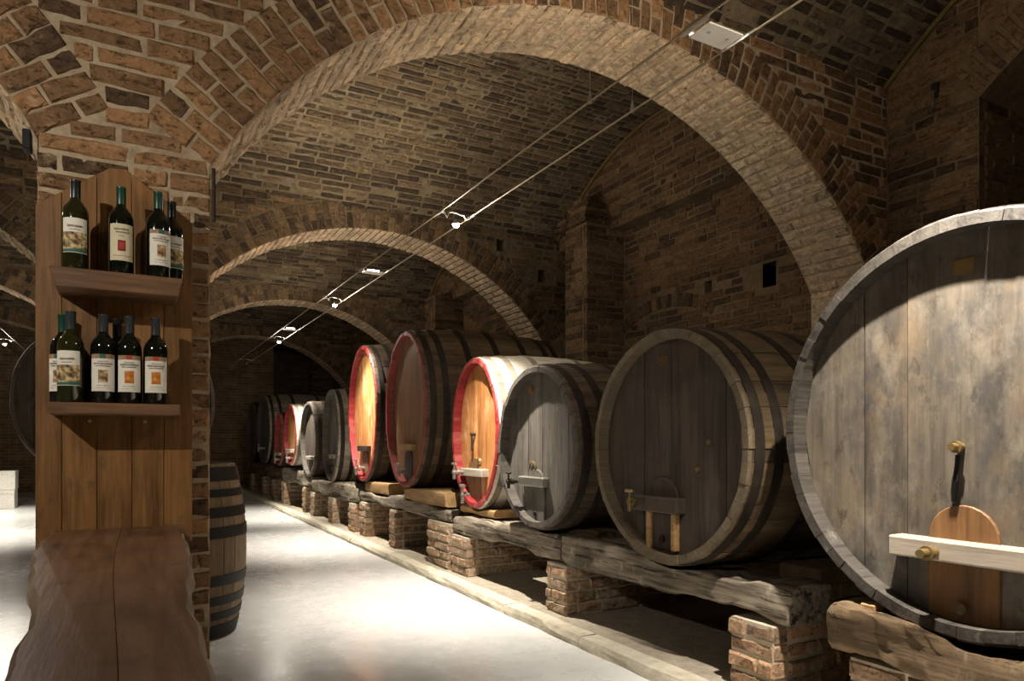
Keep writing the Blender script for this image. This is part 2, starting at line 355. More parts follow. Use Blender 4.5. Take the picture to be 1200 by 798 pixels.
class Bricks:
    """every brick: centre of its outer face, length axis u, height axis v, outward normal n, length, height, depth"""
    def __init__(s): s.b = []
    def add(s, p, u, v, n, L, H, D=0.06):
        s.b.append((Vector(p), Vector(u), Vector(v), Vector(n), L, H, D))
    def build(s, parent, mat, singles=300, low=False, margin=170, origin=(0, 0, 0)):
        rows = []
        for b in s.b:
            q = pix(b[0] - Vector((0, 0, 0)))
            if q is None: continue
            if q[0] < -margin or q[0] > 1200 + margin or q[1] < -margin or q[1] > 798 + margin: continue
            to = (EYE - b[0]); d = to.length; face = b[3].dot(to) / d
            inside = -10 < q[0] < 1210 and -10 < q[1] < 808
            rows.append((b[4] * b[5] * max(face, -0.2) / d ** 2 if inside else -1 + 1e-3 * face, b))
        rows.sort(key=lambda r: -r[0])
        rows = [r for r in rows]
        n1 = min(singles, sum(1 for r in rows if r[0] > 0))
        o = Vector(origin)
        if n1:
            meshes = []
            for k in range(NV):
                v, f = UB[k]
                me = bpy.data.meshes.new('brick'); me.from_pydata([tuple(p) for p in v], [], f); me.materials.append(mat)
                at = me.color_attributes.new('tint', 'FLOAT_COLOR', 'POINT'); t = RNG.rand(3)
                at.data.foreach_set('color', np.tile([t[0], t[1], t[2], 1], (len(v), 1)).ravel().astype(np.float32))
                me.update(); meshes.append(me)
            for _, (p, u, w, n, L, H, D) in rows[:n1]:
                ob = bpy.data.objects.new('brick', meshes[random.randrange(NV)]); COL.objects.link(ob); ob.parent = parent
                m = Matrix(((u.x * L, -n.x * D, w.x * H, p.x - o.x), (u.y * L, -n.y * D, w.y * H, p.y - o.y), (u.z * L, -n.z * D, w.z * H, p.z - o.z), (0, 0, 0, 1)))
                if m.to_3x3().determinant() < 0:
                    m = m @ Matrix.Diagonal((-1, 1, 1, 1))
                ob.matrix_local = m
        rest = rows[n1:]
        if rest:
            src = UBL if low else UB
            V = []; F = []; T = []; base = 0
            for _, (p, u, w, n, L, H, D) in rest:
                v, f = src[random.randrange(NV)]
                flip = -1 if u.cross(Vector(n) * -1).dot(w) < 0 else 1
                A = np.array([[u.x * L * flip, u.y * L * flip, u.z * L * flip], [-n.x * D, -n.y * D, -n.z * D], [w.x * H, w.y * H, w.z * H]])
                V.append(v @ A + np.array(p - o)); F += [tuple(i + base for i in q) for q in f]
                t = RNG.rand(3); T.append(np.tile([t[0], t[1], t[2], 1], (len(v), 1))); base += len(v)
            me = bpy.data.meshes.new('brickwork'); me.from_pydata(np.concatenate(V).tolist(), [], F); me.materials.append(mat)
            at = me.color_attributes.new('tint', 'FLOAT_COLOR', 'POINT')
            at.data.foreach_set('color', np.concatenate(T).ravel().astype(np.float32)); me.update()
            ob = link('brickwork', me, parent); ob['kind'] = 'stuff'
def course(B, a0, a1, fn, L=0.285, H=0.064, gap=0.010, D=0.06, off=0.0):
    """one course of bricks from a0 to a1; fn(a) -> (point, u, v, n)"""
    a = a0; first = True
    while a < a1 - 0.02:
        l = L * random.uniform(0.82, 1.12)
        if random.random() < 0.25: l *= 0.5
        if first: l *= 1 - off; first = False
        e = min(a + l, a1)
        if a1 - e < 0.06: e = a1
        p, u, v, n = fn((a + e) / 2)
        p = Vector(p) + Vector(n) * random.uniform(-0.006, 0.005)
        B.add(p, u, v, n, max(e - a - gap, 0.02), H * random.uniform(0.9, 1.06), D)
        a = e

# arch and vault measures
AX, AZ, AR, SPRING, PH = 2.37, 0.875, 2.445, 2.16, 0.29
RING = 0.27
VZ, VR, HB = 3.53, 0.80, 1.85           # vault springing, rise, half bay
def bay_y(k): return 3.5 + 4.2 * (k - 1), 7.2 + 4.2 * (k - 1)
def vault_z(k, y):
    a, b = bay_y(k); return VZ + VR * (1 - ((y - (a + b) / 2) / HB) ** 2)
def vault_dz(k, y):
    a, b = bay_y(k); return -2 * VR * (y - (a + b) / 2) / HB ** 2
def arch_z(x):
    q = abs(abs(x) - AX)
    return AZ + math.sqrt(max(AR * AR - q * q, 0)) if q < AX - PH else None

# ------------------------------------------------------------------ arcade walls (pillar, arches, spandrels)
def arcade(k, mats, singles, low=False, holes=()):
    y0 = 3.0 + 4.2 * k; y1 = y0 + 0.5
    mb = MB(); e = 0.007
    xs = sorted(set([round(-5.3 + 0.1 * i, 4) for i in range(107)] + [s * v for s in (-1, 1) for v in (PH - e, AX * 2 - PH + e)] +
                    [h for q in holes for h in q[:2]]))
    top = VZ + 0.12
    def bot(x, side):
        xm = x + side * 1e-4
        if abs(xm) <= PH - e or abs(xm) >= 2 * AX - PH + e: return 0.0
        q = abs(abs(x) - AX); return AZ + math.sqrt(max((AR + e) ** 2 - q * q, 0))
    f, b = y0 + e, y1 - e
    for xa, xb in zip(xs[:-1], xs[1:]):
        za, zb = bot(xa, 1), bot(xb, -1)
        hs = [h for h in holes if xa >= h[0] - 1e-6 and xb <= h[1] + 1e-6]
        cuts = [(za, zb, top, top)]
        for h in hs:
            cuts = [(za, zb, h[2], h[2]), (h[3], h[3], top, top)]
            d = f + 0.22
            mb.add([(xa, d, h[2]), (xb, d, h[2]), (xb, d, h[3]), (xa, d, h[3])], [(0, 1, 2, 3)])
            mb.add([(xa, f, h[2]), (xb, f, h[2]), (xb, d, h[2]), (xa, d, h[2])], [(0, 1, 2, 3)])
            mb.add([(xa, f, h[3]), (xb, f, h[3]), (xb, d, h[3]), (xa, d, h[3])], [(3, 2, 1, 0)])
            for xx in ((xa,) if abs(xa - h[0]) < 1e-6 else ()) + ((xb,) if abs(xb - h[1]) < 1e-6 else ()):
                mb.add([(xx, f, h[2]), (xx, d, h[2]), (xx, d, h[3]), (xx, f, h[3])], [(0, 1, 2, 3)])
        for c in cuts: mb.add([(xa, f, c[0]), (xb, f, c[1]), (xb, f, c[3]), (xa, f, c[2])], [(0, 1, 2, 3)])
        mb.add([(xa, b, za), (xb, b, zb), (xb, b, top), (xa, b, top)], [(3, 2, 1, 0)])
        mb.add([(xa, f, za), (xb, f, zb), (xb, b, zb), (xa, b, za)], [(3, 2, 1, 0)])
    for s in (-1, 1):
        for x in (PH - e, 2 * AX - PH + e):
            zz = AZ + math.sqrt((AR + e) ** 2 - (AX - PH + e) ** 2)
            mb.add([(s * x, f, 0), (s * x, b, 0), (s * x, b, zz), (s * x, f, zz)], [(0, 1, 2, 3)])
    o = struct('brick_arcade', mb, mats[1], fix=False)
    B = Bricks(); S = Bricks()
    X, Z, N = Vector((1, 0, 0)), Vector((0, 0, 1)), Vector((0, -1, 0))
    ha = math.asin((AX - PH) / AR)
    for s in (-1, 1):                                # the two arches: voussoir ring and soffit
        n = int(2 * ha * AR / 0.073)
        for i in range(n):
            a = -ha + (i + 0.5) * 2 * ha / n
            rd = Vector((math.sin(a), 0, math.cos(a))); tg = Vector((math.cos(a), 0, -math.sin(a)))
            lens = (0.165, 0.093) if i % 2 else (0.093, 0.165)
            r = AR + 0.006
            for L in lens:
                c = Vector((s * AX, y0, AZ)) + rd * (r + L / 2)
                if not any(h[0] < c.x < h[1] and h[2] < c.z < h[3] for h in holes):
                    B.add(c + N * random.uniform(-0.003, 0.006), rd, tg, N, L, 0.065 * (r + L / 2) / AR, 0.06)
                r += L + 0.012
            segs = (0.24, 0.24) if i % 2 else (0.12, 0.24, 0.12)
            yy = y0 + 0.008
            for L in segs:
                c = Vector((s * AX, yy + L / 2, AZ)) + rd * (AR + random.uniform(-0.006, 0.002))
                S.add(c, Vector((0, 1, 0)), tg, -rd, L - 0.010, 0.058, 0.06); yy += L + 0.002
    z = 0.035; i = 0
    while z < VZ + 0.06:                             # courses of pillar and spandrels
        rr = AR + RING + 0.015
        segs = []
        if z < SPRING: segs = [(-PH, PH), (2 * AX - PH, 5.25), (-5.25, -2 * AX + PH)]
        else:
            q = math.sqrt(max(rr * rr - (z - AZ) ** 2, 0))
            hw_ = max(AX - q, PH - (z - SPRING) * 1.62 if z < 2.32 else 0)
            if hw_ > 0: segs = [(-hw_, hw_)]
            segs += [(AX + q, 5.25), (-5.25, -AX - q)]
            if q == 0: segs = [(-5.25, 5.25)]
        for a, b2 in segs:
            if b2 - a < 0.05: continue
            zz = z
            tmp = Bricks()
            course(tmp, a, b2, lambda t: ((t, y0, zz), X, Z, N), off=0.45 * (i % 2), D=0.07)
            B.b += [t for t in tmp.b if not any(h[0] - t[4] / 2 < t[0].x < h[1] + t[4] / 2 and h[2] - .02 < zz < h[3] + .02 for h in holes)]
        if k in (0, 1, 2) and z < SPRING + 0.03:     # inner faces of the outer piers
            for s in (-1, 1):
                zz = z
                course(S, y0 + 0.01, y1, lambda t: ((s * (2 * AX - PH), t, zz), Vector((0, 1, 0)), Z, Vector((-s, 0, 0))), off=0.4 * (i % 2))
        if k == 0 and z < SPRING:                    # sides of the near pillar
            for s in (-1, 1):
                zz = z
                course(B, y0 + 0.08, y1, lambda t: ((s * PH, t, zz), Vector((0, 1, 0)), Z, Vector((s, 0, 0))), off=0.4 * (i % 2))
        z += 0.0705; i += 1
    B.build(o, mats[0], singles * 2 // 3, low); S.build(o, M['b_soffit_lit'], singles // 3, low)
    return o
arcade(0, (M['b_warm'], M['m_warm']), 300)
arcade(1, (M['b_arch'], M['m_vault']), 300, holes=((3.75, 3.87, 3.29, 3.43), (4.31, 4.44, 2.99, 3.14)))
arcade(2, (M['b_arch'], M['m_vault']), 0, True)
arcade(3, (M['b_arch'], M['m_vault']), 0, True)
arcade(-1, (M['b_arch'], M['m_vault']), 0, True)

# ------------------------------------------------------------------ vaults
def vault(k, mats, singles, low=False):
    ya, yb = bay_y(k); mb = MB(); n = 24
    for i in range(n):
        p, q = ya + (yb - ya) * i / n, ya + (yb - ya) * (i + 1) / n
        zp, zq = vault_z(k, p) + 0.007, vault_z(k, q) + 0.007
        mb.add([(-5.3, p, zp), (5.3, p, zp), (5.3, q, zq), (-5.3, q, zq)], [(3, 2, 1, 0)])
    o = struct('ceiling', mb, mats[1], fix=False, smooth=40)
    B = Bricks(); y = ya + 0.02; i = 0
    while y < yb:
        d = vault_dz(k, y); t = Vector((0, 1, d)).normalized(); nn = Vector((0, d, -1)).normalized()
        z = vault_z(k, y)
        course(B, -4.62, 4.62, lambda a: ((a, y, z), Vector((1, 0, 0)), t, nn), L=0.27, H=0.058, off=0.45 * (i % 2))
        y += 0.0705 * t.y; i += 1
    B.build(o, mats[0], singles, low)
    mb = MB()                                        # ochre plaster edge where the vault meets the right wall
    pts = [(4.585, ya + (yb - ya) * j / 24, vault_z(k, ya + (yb - ya) * j / 24) - 0.012) for j in range(25)]
    mb.tube(pts, 0.020, 6)
    struct('trim_%d' % (10 + k), mb, M['yellow'], smooth=60)
vault(0, (M['b_vault'], M['m_vault']), 300)
vault(1, (M['b_vault'], M['m_vault']), 300)
vault(2, (M['b_vault'], M['m_vault']), 0, True)
vault(3, (M['b_vault'], M['m_vault']), 0, True)
vault(4, (M['b_vault'], M['m_vault']), 0, True)

# ------------------------------------------------------------------ right wall, bay by bay
def panel_x(mb, x, ys, zlo, zhi, holes=(), depth=0.25):
    """wall face at constant x looking towards -x; zlo/zhi are functions of y"""
    ys = sorted(set([round(v, 4) for v in ys] + [h for q in holes for h in q[:2]]))
    for a, b in zip(ys[:-1], ys[1:]):
        hs = [h for h in holes if a >= h[0] - 1e-6 and b <= h[1] + 1e-6]
        cuts = [(zlo(a), zlo(b), zhi(a), zhi(b))]
        for h in hs:
            cuts = [(zlo(a), zlo(b), h[2], h[2]), (h[3], h[3], zhi(a), zhi(b))]
            d = x + depth
            mb.add([(d, a, h[2]), (d, b, h[2]), (d, b, h[3]), (d, a, h[3])], [(3, 2, 1, 0)])
            for zz in (h[2], h[3]): mb.add([(x, a, zz), (x, b, zz), (d, b, zz), (d, a, zz)], [(0, 1, 2, 3)])
            for yy in (h[0], h[1]): mb.add([(x, yy, h[2]), (d, yy, h[2]), (d, yy, h[3]), (x, yy, h[3])], [(0, 1, 2, 3)])
        for c in cuts: mb.add([(x, a, c[0]), (x, b, c[1]), (x, b, c[3]), (x, a, c[2])], [(3, 2, 1, 0)])
def frange(a, b, n): return [a + (b - a) * i / n for i in range(n + 1)]
def courses_x(B, x, y0, y1, z0, z1, skip=lambda y, z, l: False, D=0.06):
    z = z0 + 0.035; i = 0; Y, Z, N = Vector((0, 1, 0)), Vector((0, 0, 1)), Vector((-1, 0, 0))
    while z < z1 - 0.01:
        t = Bricks(); zz = z
        course(t, y0, y1, lambda a: ((x, a, zz), Y, Z, N), off=0.45 * (i % 2), D=D)
        B.b += [b for b in t.b if not skip(b[0].y, zz, b[4] / 2)]
        z += 0.0705; i += 1
def courses_y(B, y, x0, x1, z0, z1, sgn=-1):
    z = z0 + 0.035; i = 0
    while z < z1 - 0.01:
        zz = z
        course(B, x0, x1, lambda a: ((a, y, zz), Vector((1, 0, 0)), Vector((0, 0, 1)), Vector((0, sgn, 0))), off=0.45 * (i % 2))
        z += 0.0705; i += 1
e = 0.007
# bay 0: pier face and a segmental niche
NC, NH, NSP, NRISE = 0.9, 1.5, 3.2, 0.55
NR = (NH ** 2 + NRISE ** 2) / (2 * NRISE); NZ = NSP + NRISE - NR
def niche_z(y): return NZ + math.sqrt(max(NR ** 2 - (y - NC) ** 2, 0)) if abs(y - NC) < NH - 1e-6 else 0.0
mb = MB()
panel_x(mb, 4.6 + e, frange(NC + NH, 3.02, 4), lambda y: 0.0, lambda y: vault_z(0, min(y, 3.0)) + 0.05)
panel_x(mb, 4.6 + e, frange(-0.7, NC - NH, 2), lambda y: 0.0, lambda y: vault_z(0, y) + 0.05)
ny = frange(NC - NH + 1e-5, NC + NH - 1e-5, 24)
panel_x(mb, 4.6 + e, ny, lambda y: NZ + math.sqrt(max(NR ** 2 - (y - NC) ** 2, 0)), lambda y: vault_z(0, y) + 0.05)
panel_x(mb, 5.15 + e, frange(NC - NH - .1, NC + NH + .1, 4), lambda y: 0.0, lambda y: 4.2)
for a, b in zip(ny[:-1], ny[1:]):
    za, zb = NZ + math.sqrt(NR ** 2 - (a - NC) ** 2), NZ + math.sqrt(NR ** 2 - (b - NC) ** 2)
    mb.add([(4.6 + e, a, za), (4.6 + e, b, zb), (5.2, b, zb), (5.2, a, za)], [(0, 1, 2, 3)])
for yy in (NC - NH - e, NC + NH + e): mb.add([(4.6 + e, yy, 0), (5.2, yy, 0), (5.2, yy, NSP + .05), (4.6 + e, yy, NSP + .05)], [(0, 1, 2, 3)])
wr0 = struct('wall_right', mb, M['m_wall'], fix=False)
B = Bricks(); ah = math.asin(NH / NR)
def in_niche_ring(y, z, l):
    q = math.hypot(y - NC, z - NZ)
    inside = abs(y - NC) < NH - 0.5 * l * 0 and (z < NSP or q < NR + 0.25)
    return (z > NZ and abs(math.atan2(y - NC, z - NZ)) < ah + 0.03 and q < NR + 0.27) or (z < NSP and abs(y - NC) < NH) or z > vault_z(0, min(max(y, -.6), 3.0)) + 0.02
courses_x(B, 4.6, NC + NH, 3.0, 0.6, 4.4, in_niche_ring)
courses_x(B, 4.6, -0.6, NC + NH, 3.2, 4.4, in_niche_ring)
courses_y(B, NC + NH, 4.68, 5.15, 0.6, 3.22)
courses_x(B, 5.15, 1.4, NC + NH, 0.6, 3.6)
ah = math.asin(NH / NR); n = int(2 * ah * NR / 0.074)
for i in range(n):
    a = -ah + (i + .5) * 2 * ah / n; rd = Vector((0, math.sin(a), math.cos(a))); tg = Vector((0, math.cos(a), -math.sin(a)))
    B.add(Vector((4.6, NC, NZ)) + rd * (NR + 0.125), rd, tg, (-1, 0, 0), 0.25, 0.06, 0.1)
B.build(wr0, M['b_wall'], 300)
# bays 1..4: upper wall on a ledge, recessed wall below, pier at the far arch
TR_Y, TR_Z, TR_R = 5.50, 2.44 - 1.34, 1.34          # faint relieving arch in the brickwork of bay 1
def right_bay(k, singles, low, holes=()):
    ya, yb = bay_y(k); led = 3.38; yr = yb - 1.05; LX, PX = 4.78, 4.28; B = Bricks(); mb = MB()
    panel_x(mb, 4.6 + e, frange(ya - .02, yb + .02, 24), lambda y: led, lambda y: vault_z(k, min(max(y, ya), yb)) + 0.05)
    panel_x(mb, LX + e, frange(ya - .02, yb + .02, 12), lambda y: 0.0, lambda y: led + 0.03, holes)
    mb.add([(4.6, ya, led), (LX + .02, ya, led), (LX + .02, yb, led), (4.6, yb, led)], [(0, 1, 2, 3)])
    ye = yr + 0.42
    panel_x(mb, PX + e, frange(yr + e, ye, 3), lambda y: 0.0, lambda y: 3.42)          # pier
    mb.add([(PX + e, yr + e, 0), (LX + .1, yr + e, 0), (LX + .1, yr + e, 3.42), (PX + e, yr + e, 3.42)], [(0, 1, 2, 3)])
    mb.add([(PX + e, yr + e, 3.42), (LX + .1, yr + e, 3.42), (LX + .1, ye, 3.42), (PX + e, ye, 3.42)], [(0, 1, 2, 3)])
    mb.add([(PX + e, ye, 0), (LX + .1, ye, 0), (LX + .1, ye, 3.42), (PX + e, ye, 3.42)], [(3, 2, 1, 0)])
    o = struct('wall_right', mb, M['m_wall'], fix=False)
    courses_x(B, 4.6, ya, yb, led, led + 1.0, lambda y, z, l: z > vault_z(k, y) + 0.02, D=0.09)
    def sk(y, z, l):
        if any(h[0] - l < y < h[1] + l and h[2] - .03 < z < h[3] + .03 for h in holes): return True
        if k == 1 and abs(y - TR_Y) < 0.68:
            q = math.hypot(y - TR_Y, z - TR_Z); return TR_R - 0.03 < q < TR_R + 0.15 and z > 2.2
        return False
    courses_x(B, LX, ya, yr, 0.5, led, sk)
    courses_x(B, PX, yr + 0.08, ye, 0.5, 3.42); courses_x(B, LX, ye, yb, 0.5, 3.42)
    courses_y(B, yr, PX, LX, 0.5, 3.42)
    if k == 1:
        for i in range(-9, 10):
            a = i * 0.055; rd = Vector((0, math.sin(a), math.cos(a))); tg = Vector((0, math.cos(a), -math.sin(a)))
            B.add(Vector((LX - .005, TR_Y, TR_Z)) + rd * (TR_R + 0.06), rd, tg, (-1, 0, 0), 0.13, 0.062, 0.06)
        # broken stub of masonry on the pier head
        for j, (w, d0) in enumerate(((0.50, -.03), (0.46, .0), (0.40, .04), (0.30, .08), (0.18, .12))):
            zz = 3.45 + 0.07 * j
            course(B, yr + 0.1 + d0, yr + 0.1 + d0 + w, lambda a: ((PX - .02 + d0, a, zz), Vector((0, 1, 0)), Vector((0, 0, 1)), Vector((-1, 0, 0))), D=0.3)
            course(B, PX - .02 + d0, 4.62, lambda a: ((a, yr + 0.02 + d0, zz), Vector((1, 0, 0)), Vector((0, 0, 1)), Vector((0, -1, 0))), D=0.3)
    B.build(o, M['b_wall'], singles, low)
right_bay(1, 300, False, ((4.097, 4.24, 2.394, 2.60), (4.837, 4.93, 2.475, 2.585)))
right_bay(2, 0, True); right_bay(3, 0, True); right_bay(4, 0, True)

# ------------------------------------------------------------------ remaining shell
mb = MB(); mb.add([(-4.75, -1.3, 0), (-4.75, 20, 0), (-4.75, 20, 4.4), (-4.75, -1.3, 4.4)], [(0, 1, 2, 3)]); struct('wall_left', mb, M['far_wall'], fix=False)
mb = MB(); mb.box((-5.3, 18.0, 0), (3.15, 18.3, 4.4)); struct('wall_far', mb, M['far_wall'])
mb = MB(); mb.box((-5.3, 19.8, 0), (5.4, 20.0, 4.4)); struct('wall_far', mb, M['far_wall'])
mb = MB(); mb.box((-5.3, -1.5, 0), (5.4, -1.2, 4.4)); struct('wall_back', mb, M['far_wall'])
mb = MB(); mb.box((-5.3, -1.5, -0.1), (2.2, 20, 0)); floor = struct('floor', mb, M['floor'])
mb = MB(); mb.box((2.12, -1.5, -0.1), (5.4, 20, 0.048)); o = struct('platform', mb, M['platform'], floor)
mb = MB(); mb.box((2.075, -1.4, -0.02), (2.185, 18, 0.046)); kerb = struct('trim_1', mb, M['platform'])
y = -0.6
while y < 17.9:
    l = random.uniform(0.8, 1.3); mb = MB()
    n = 6; vs = []
    for i in range(n + 1):
        yy = y + 0.006 + (l - 0.012) * i / n
        j = lambda s: random.uniform(-s, s)
        c = 0.012 if 0 < i < n else 0.018
        vs += [(2.055 + j(.006), yy, -0.01), (2.055 + j(.007), yy, 0.042 - c + j(.004)), (2.068 + j(.006), yy, 0.055 + j(.003)), (2.17 + j(.008), yy, 0.055 + j(.003)), (2.19, yy, 0.0)]
    fs = [(5 * i + a, 5 * i + a + 1, 5 * i + a + 6, 5 * i + a + 5) for i in range(n) for a in range(4)]
    fs += [(0, 1, 2, 3, 4), tuple(5 * n + a for a in (4, 3, 2, 1, 0))]
    mb.add(vs, fs); part('kerb_stone', mb, M['kerb'], kerb); y += l

# ------------------------------------------------------------------ casks
def ellipse_r(ry, rz, a): return ry * math.cos(a), rz * math.sin(a)
CASKS = {}
def cask(label, x, yc, zc, ry, rz, L, st, rim, hd, belly=1.07, ns=44, boards=(1,) * 6, inset=0.065, th=0.040, hoops=(0.05, 0.15, 0.33, 0.67, 0.85, 0.95), hoop_mat=None, hw=0.05):
    loc = Vector((x + L / 2, yc, zc - rz * belly))
    r = root('wine_cask', loc, label, 'cask')
    def fac(t): return 1 + (belly - 1) * (1 - (2 * t - 1) ** 2)
    ts = [0, 0.012 / L, 0.1, 0.22, 0.36, 0.5, 0.66, 0.82, 1.0]
    off = random.random() * 6
    e_ = 0
    edges = [0.0]
    for i in range(ns): edges.append(edges[-1] + random.uniform(0.75, 1.25))
    edges = [v / edges[-1] * 2 * math.pi + off for v in edges]
    for i in range(ns):
        a0, a1 = edges[i], edges[i + 1]; g = 0.0005; dr = random.uniform(-0.003, 0.003); dx = random.uniform(-0.003, 0.003)
        an = [a0 + g, (a0 + a1) / 2, a1 - g]; mb = MB(); vs = []
        for k, t in enumerate(ts):
            for a in an:
                f = fac(t); d = dr - (0.008 if k == 0 else 0.0)
                cy, cz = math.cos(a), math.sin(a)
                vs.append((x + t * L + (dx if k < 2 else 0), yc + (ry * f + d) * cy, zc + (rz * f + d) * cz))
        nb = len(vs)
        for xx in (dx, inset + 0.04):
            for a in an: vs.append((x + xx, yc + (ry - th) * math.cos(a), zc + (rz - th) * math.sin(a)))
        for xx in (0.0, L):                           # stave side edges, 2 cm in
            for a in (an[0], an[2]): vs.append((x + xx, yc + (ry - 0.012) * math.cos(a), zc + (rz - 0.012) * math.sin(a)))
        mb.v = vs
        def q(f, m): mb.f.append(f); mb.mi.append(m)
        for k in range(len(ts) - 1):
            for j in range(2): q((3 * k + j, 3 * k + j + 1, 3 * k + j + 4, 3 * k + j + 3), 1 if k < 1 else 0)
        for j in range(2):
            q((j, j + 1, nb + j + 1, nb + j), 1); q((nb + j, nb + j + 1, nb + j + 4, nb + j + 3), 1)
        last = 3 * (len(ts) - 1)
        for j, e0 in ((0, 0), (2, 1)):
            for k in range(len(ts) - 1):
                t0 = ts[k]; t1 = ts[k + 1]; b0 = len(mb.v)
                a = an[j]
                for t in (t0, t1):
                    f = fac(t); mb.v.append((x + t * L, yc + (ry * f - 0.012) * math.cos(a), zc + (rz * f - 0.012) * math.sin(a)))
                q((3 * k + j, 3 * k + 3 + j, b0 + 1, b0), 0)
            q((j, nb + j, nb + 3 + j), 1)
        part('stave', mb, [st, rim], r, smooth=35)
    a_, b_ = ry - th + 0.004, rz - th + 0.004          # head boards
    tot = sum(boards); yy = -a_; xh = x + inset
    for i, w in enumerate(boards):
        y0, y1 = yy, yy + 2 * a_ * w / tot; yy = y1
        g = 0.0022
        p0, p1 = y0 + (g if i else 0.0), y1 - (g if i < len(boards) - 1 else 0.0)
        arc = [p0 + (p1 - p0) * j / 7 for j in range(8)]
        h = lambda v: b_ * math.sqrt(max(1 - (v / a_) ** 2, 0))
        out = [(v, h(v)) for v in arc] + [(v, -h(v)) for v in arc[::-1]]
        o2 = []
        for v in out:
            if not o2 or math.hypot(v[0] - o2[-1][0], v[1] - o2[-1][1]) > 1e-4: o2.append(v)
        if math.hypot(o2[0][0] - o2[-1][0], o2[0][1] - o2[-1][1]) < 1e-4: o2.pop()
        mb = MB(); dx = random.uniform(-0.002, 0.002)
        mb.prism([(xh + dx, yc + v[0], zc + v[1]) for v in o2], (0.03, 0, 0))
        part('head_board', mb, hd, r)
    mb = MB(); mb.cyl((x + L - 0.1, yc, zc), (x + L - 0.06, yc, zc), 1.0, n=40)
    mb.v = [(p[0], yc + (p[1] - yc) * a_, zc + (p[2] - zc) * b_) for p in mb.v]
    part('back_head', mb, hd, r)
    for t in hoops:
        mb = MB(); n = 72; vs = []
        for tt, o_ in ((t - hw / 2 / L, -0.004), (t - hw / 2 / L, 0.005), (t + hw / 2 / L, 0.005), (t + hw / 2 / L, -0.004)):
            f = fac(min(max(tt, 0), 1))
            for i in range(n):
                a = 2 * math.pi * i / n; vs.append((x + tt * L, yc + (ry * f + o_) * math.cos(a), zc + (rz * f + o_) * math.sin(a)))
        mb.add(vs, [(m * n + i, m * n + (i + 1) % n, m * n + n + (i + 1) % n, m * n + n + i) for m in range(3) for i in range(n)])
        part('hoop', mb, hoop_mat or M['iron'], r, smooth=40)
    r['xh'] = xh
    CASKS[label] = (x, yc, zc, ry * belly, rz * belly, L, belly, ry, rz)
    return r, xh
def hatch(r, xh, yc, w, z0, z1, mat, proud=0.012, round_top=True):
    """arched inspection door on a cask head"""
    out = [(xh - proud, yc + w, z0), (xh - proud, yc - w, z0)]
    if round_top: out += [(xh - proud, yc - w * math.cos(a), z1 - w + w * math.sin(a)) for a in frange(0, math.pi, 12)]
    else: out += [(xh - proud, yc - w, z1), (xh - proud, yc + w, z1)]
    mb = MB(); mb.prism(out, (proud + 0.01, 0, 0)); return part('door', mb, mat, r, bevel=0.003)
def bar(r, xh, y0, y1, z0, z1, mat, d0=0.03, d1=0.075, name='crossbar'):
    mb = MB(); mb.box((xh - d1, y0, z0), (xh - d0 + 0.02, y1, z1)); return part(name, mb, mat, r, bevel=0.006)
def tap(r, xh, y, z, reach=0.1, mat=None, s=1.0, handle=True):
    mat = mat or M['brass']; mb = MB()
    mb.cyl((xh + 0.01, y, z), (xh - reach, y, z), 0.013 * s); mb.cyl((xh - reach * .45, y, z), (xh - reach * .62, y, z), 0.021 * s)
    if handle: mb.cyl((xh - reach * .85, y, z + 0.02 * s), (xh - reach * .85, y, z - 0.045 * s), 0.011 * s)
    t = part('tap', mb, mat, r, smooth=40)
    if not handle: return
    mb = MB(); mb.cyl((xh - reach * .85, y, z + 0.02 * s), (xh - reach * .85, y, z + 0.05 * s), 0.006 * s)
    mb.cyl((xh - reach * .85, y - 0.03 * s, z + 0.055 * s), (xh - reach * .85, y + 0.03 * s, z + 0.055 * s), 0.007 * s)
    part('tap_handle', mb, mat, t, smooth=40)
def knob(r, xh, y, z, rad, mat, depth=0.03, name='bung'):
    mb = MB(); mb.cyl((xh + .005, y, z), (xh - depth, y, z), rad, rad * 0.85, n=16); return part(name, mb, mat, r, smooth=40)

# C1, nearest, cut by the frame
r, xh = cask('huge grey cask nearest the viewer, orange hatch behind a pale crossbar', 2.2, 1.2, 1.115, 0.645, 0.645, 1.5, M['st_dark'], M['rim_black'], M['hd_grey'],
             ns=54, boards=(0.40, 0.41, 0.155, 0.245), inset=0.07, th=0.042)
hatch(r, xh, 1.225, 0.105, 0.505, 0.875, M['door_orange'], 0.010)
bar(r, xh, 0.96, 1.43, 0.70, 0.765, M['bar_pale'], 0.0, 0.07)
tap(r, xh - 0.065, 1.275, 0.728, 0.085, M['brass'], 1.1, False)
knob(r, xh, 1.223, 0.557, 0.021, M['timber_dark'], 0.03)
mb = MB(); mb.tube([(xh - 0.02, 1.233, 1.03), (xh - 0.03, 1.236, 0.95), (xh - 0.012, 1.25, 0.885)], 0.008, 8); part('gauge_rod', mb, M['black'], r, smooth=40)
tap(r, xh, 1.233, 1.055, 0.06, M['brass'], 0.9, False)
mb = MB(); mb.box((xh - 0.004, 1.195, 1.59), (xh + 0.004, 1.257, 1.637)); part('metal_tag', mb, M['brass'], r, 'worn gilt number tag')
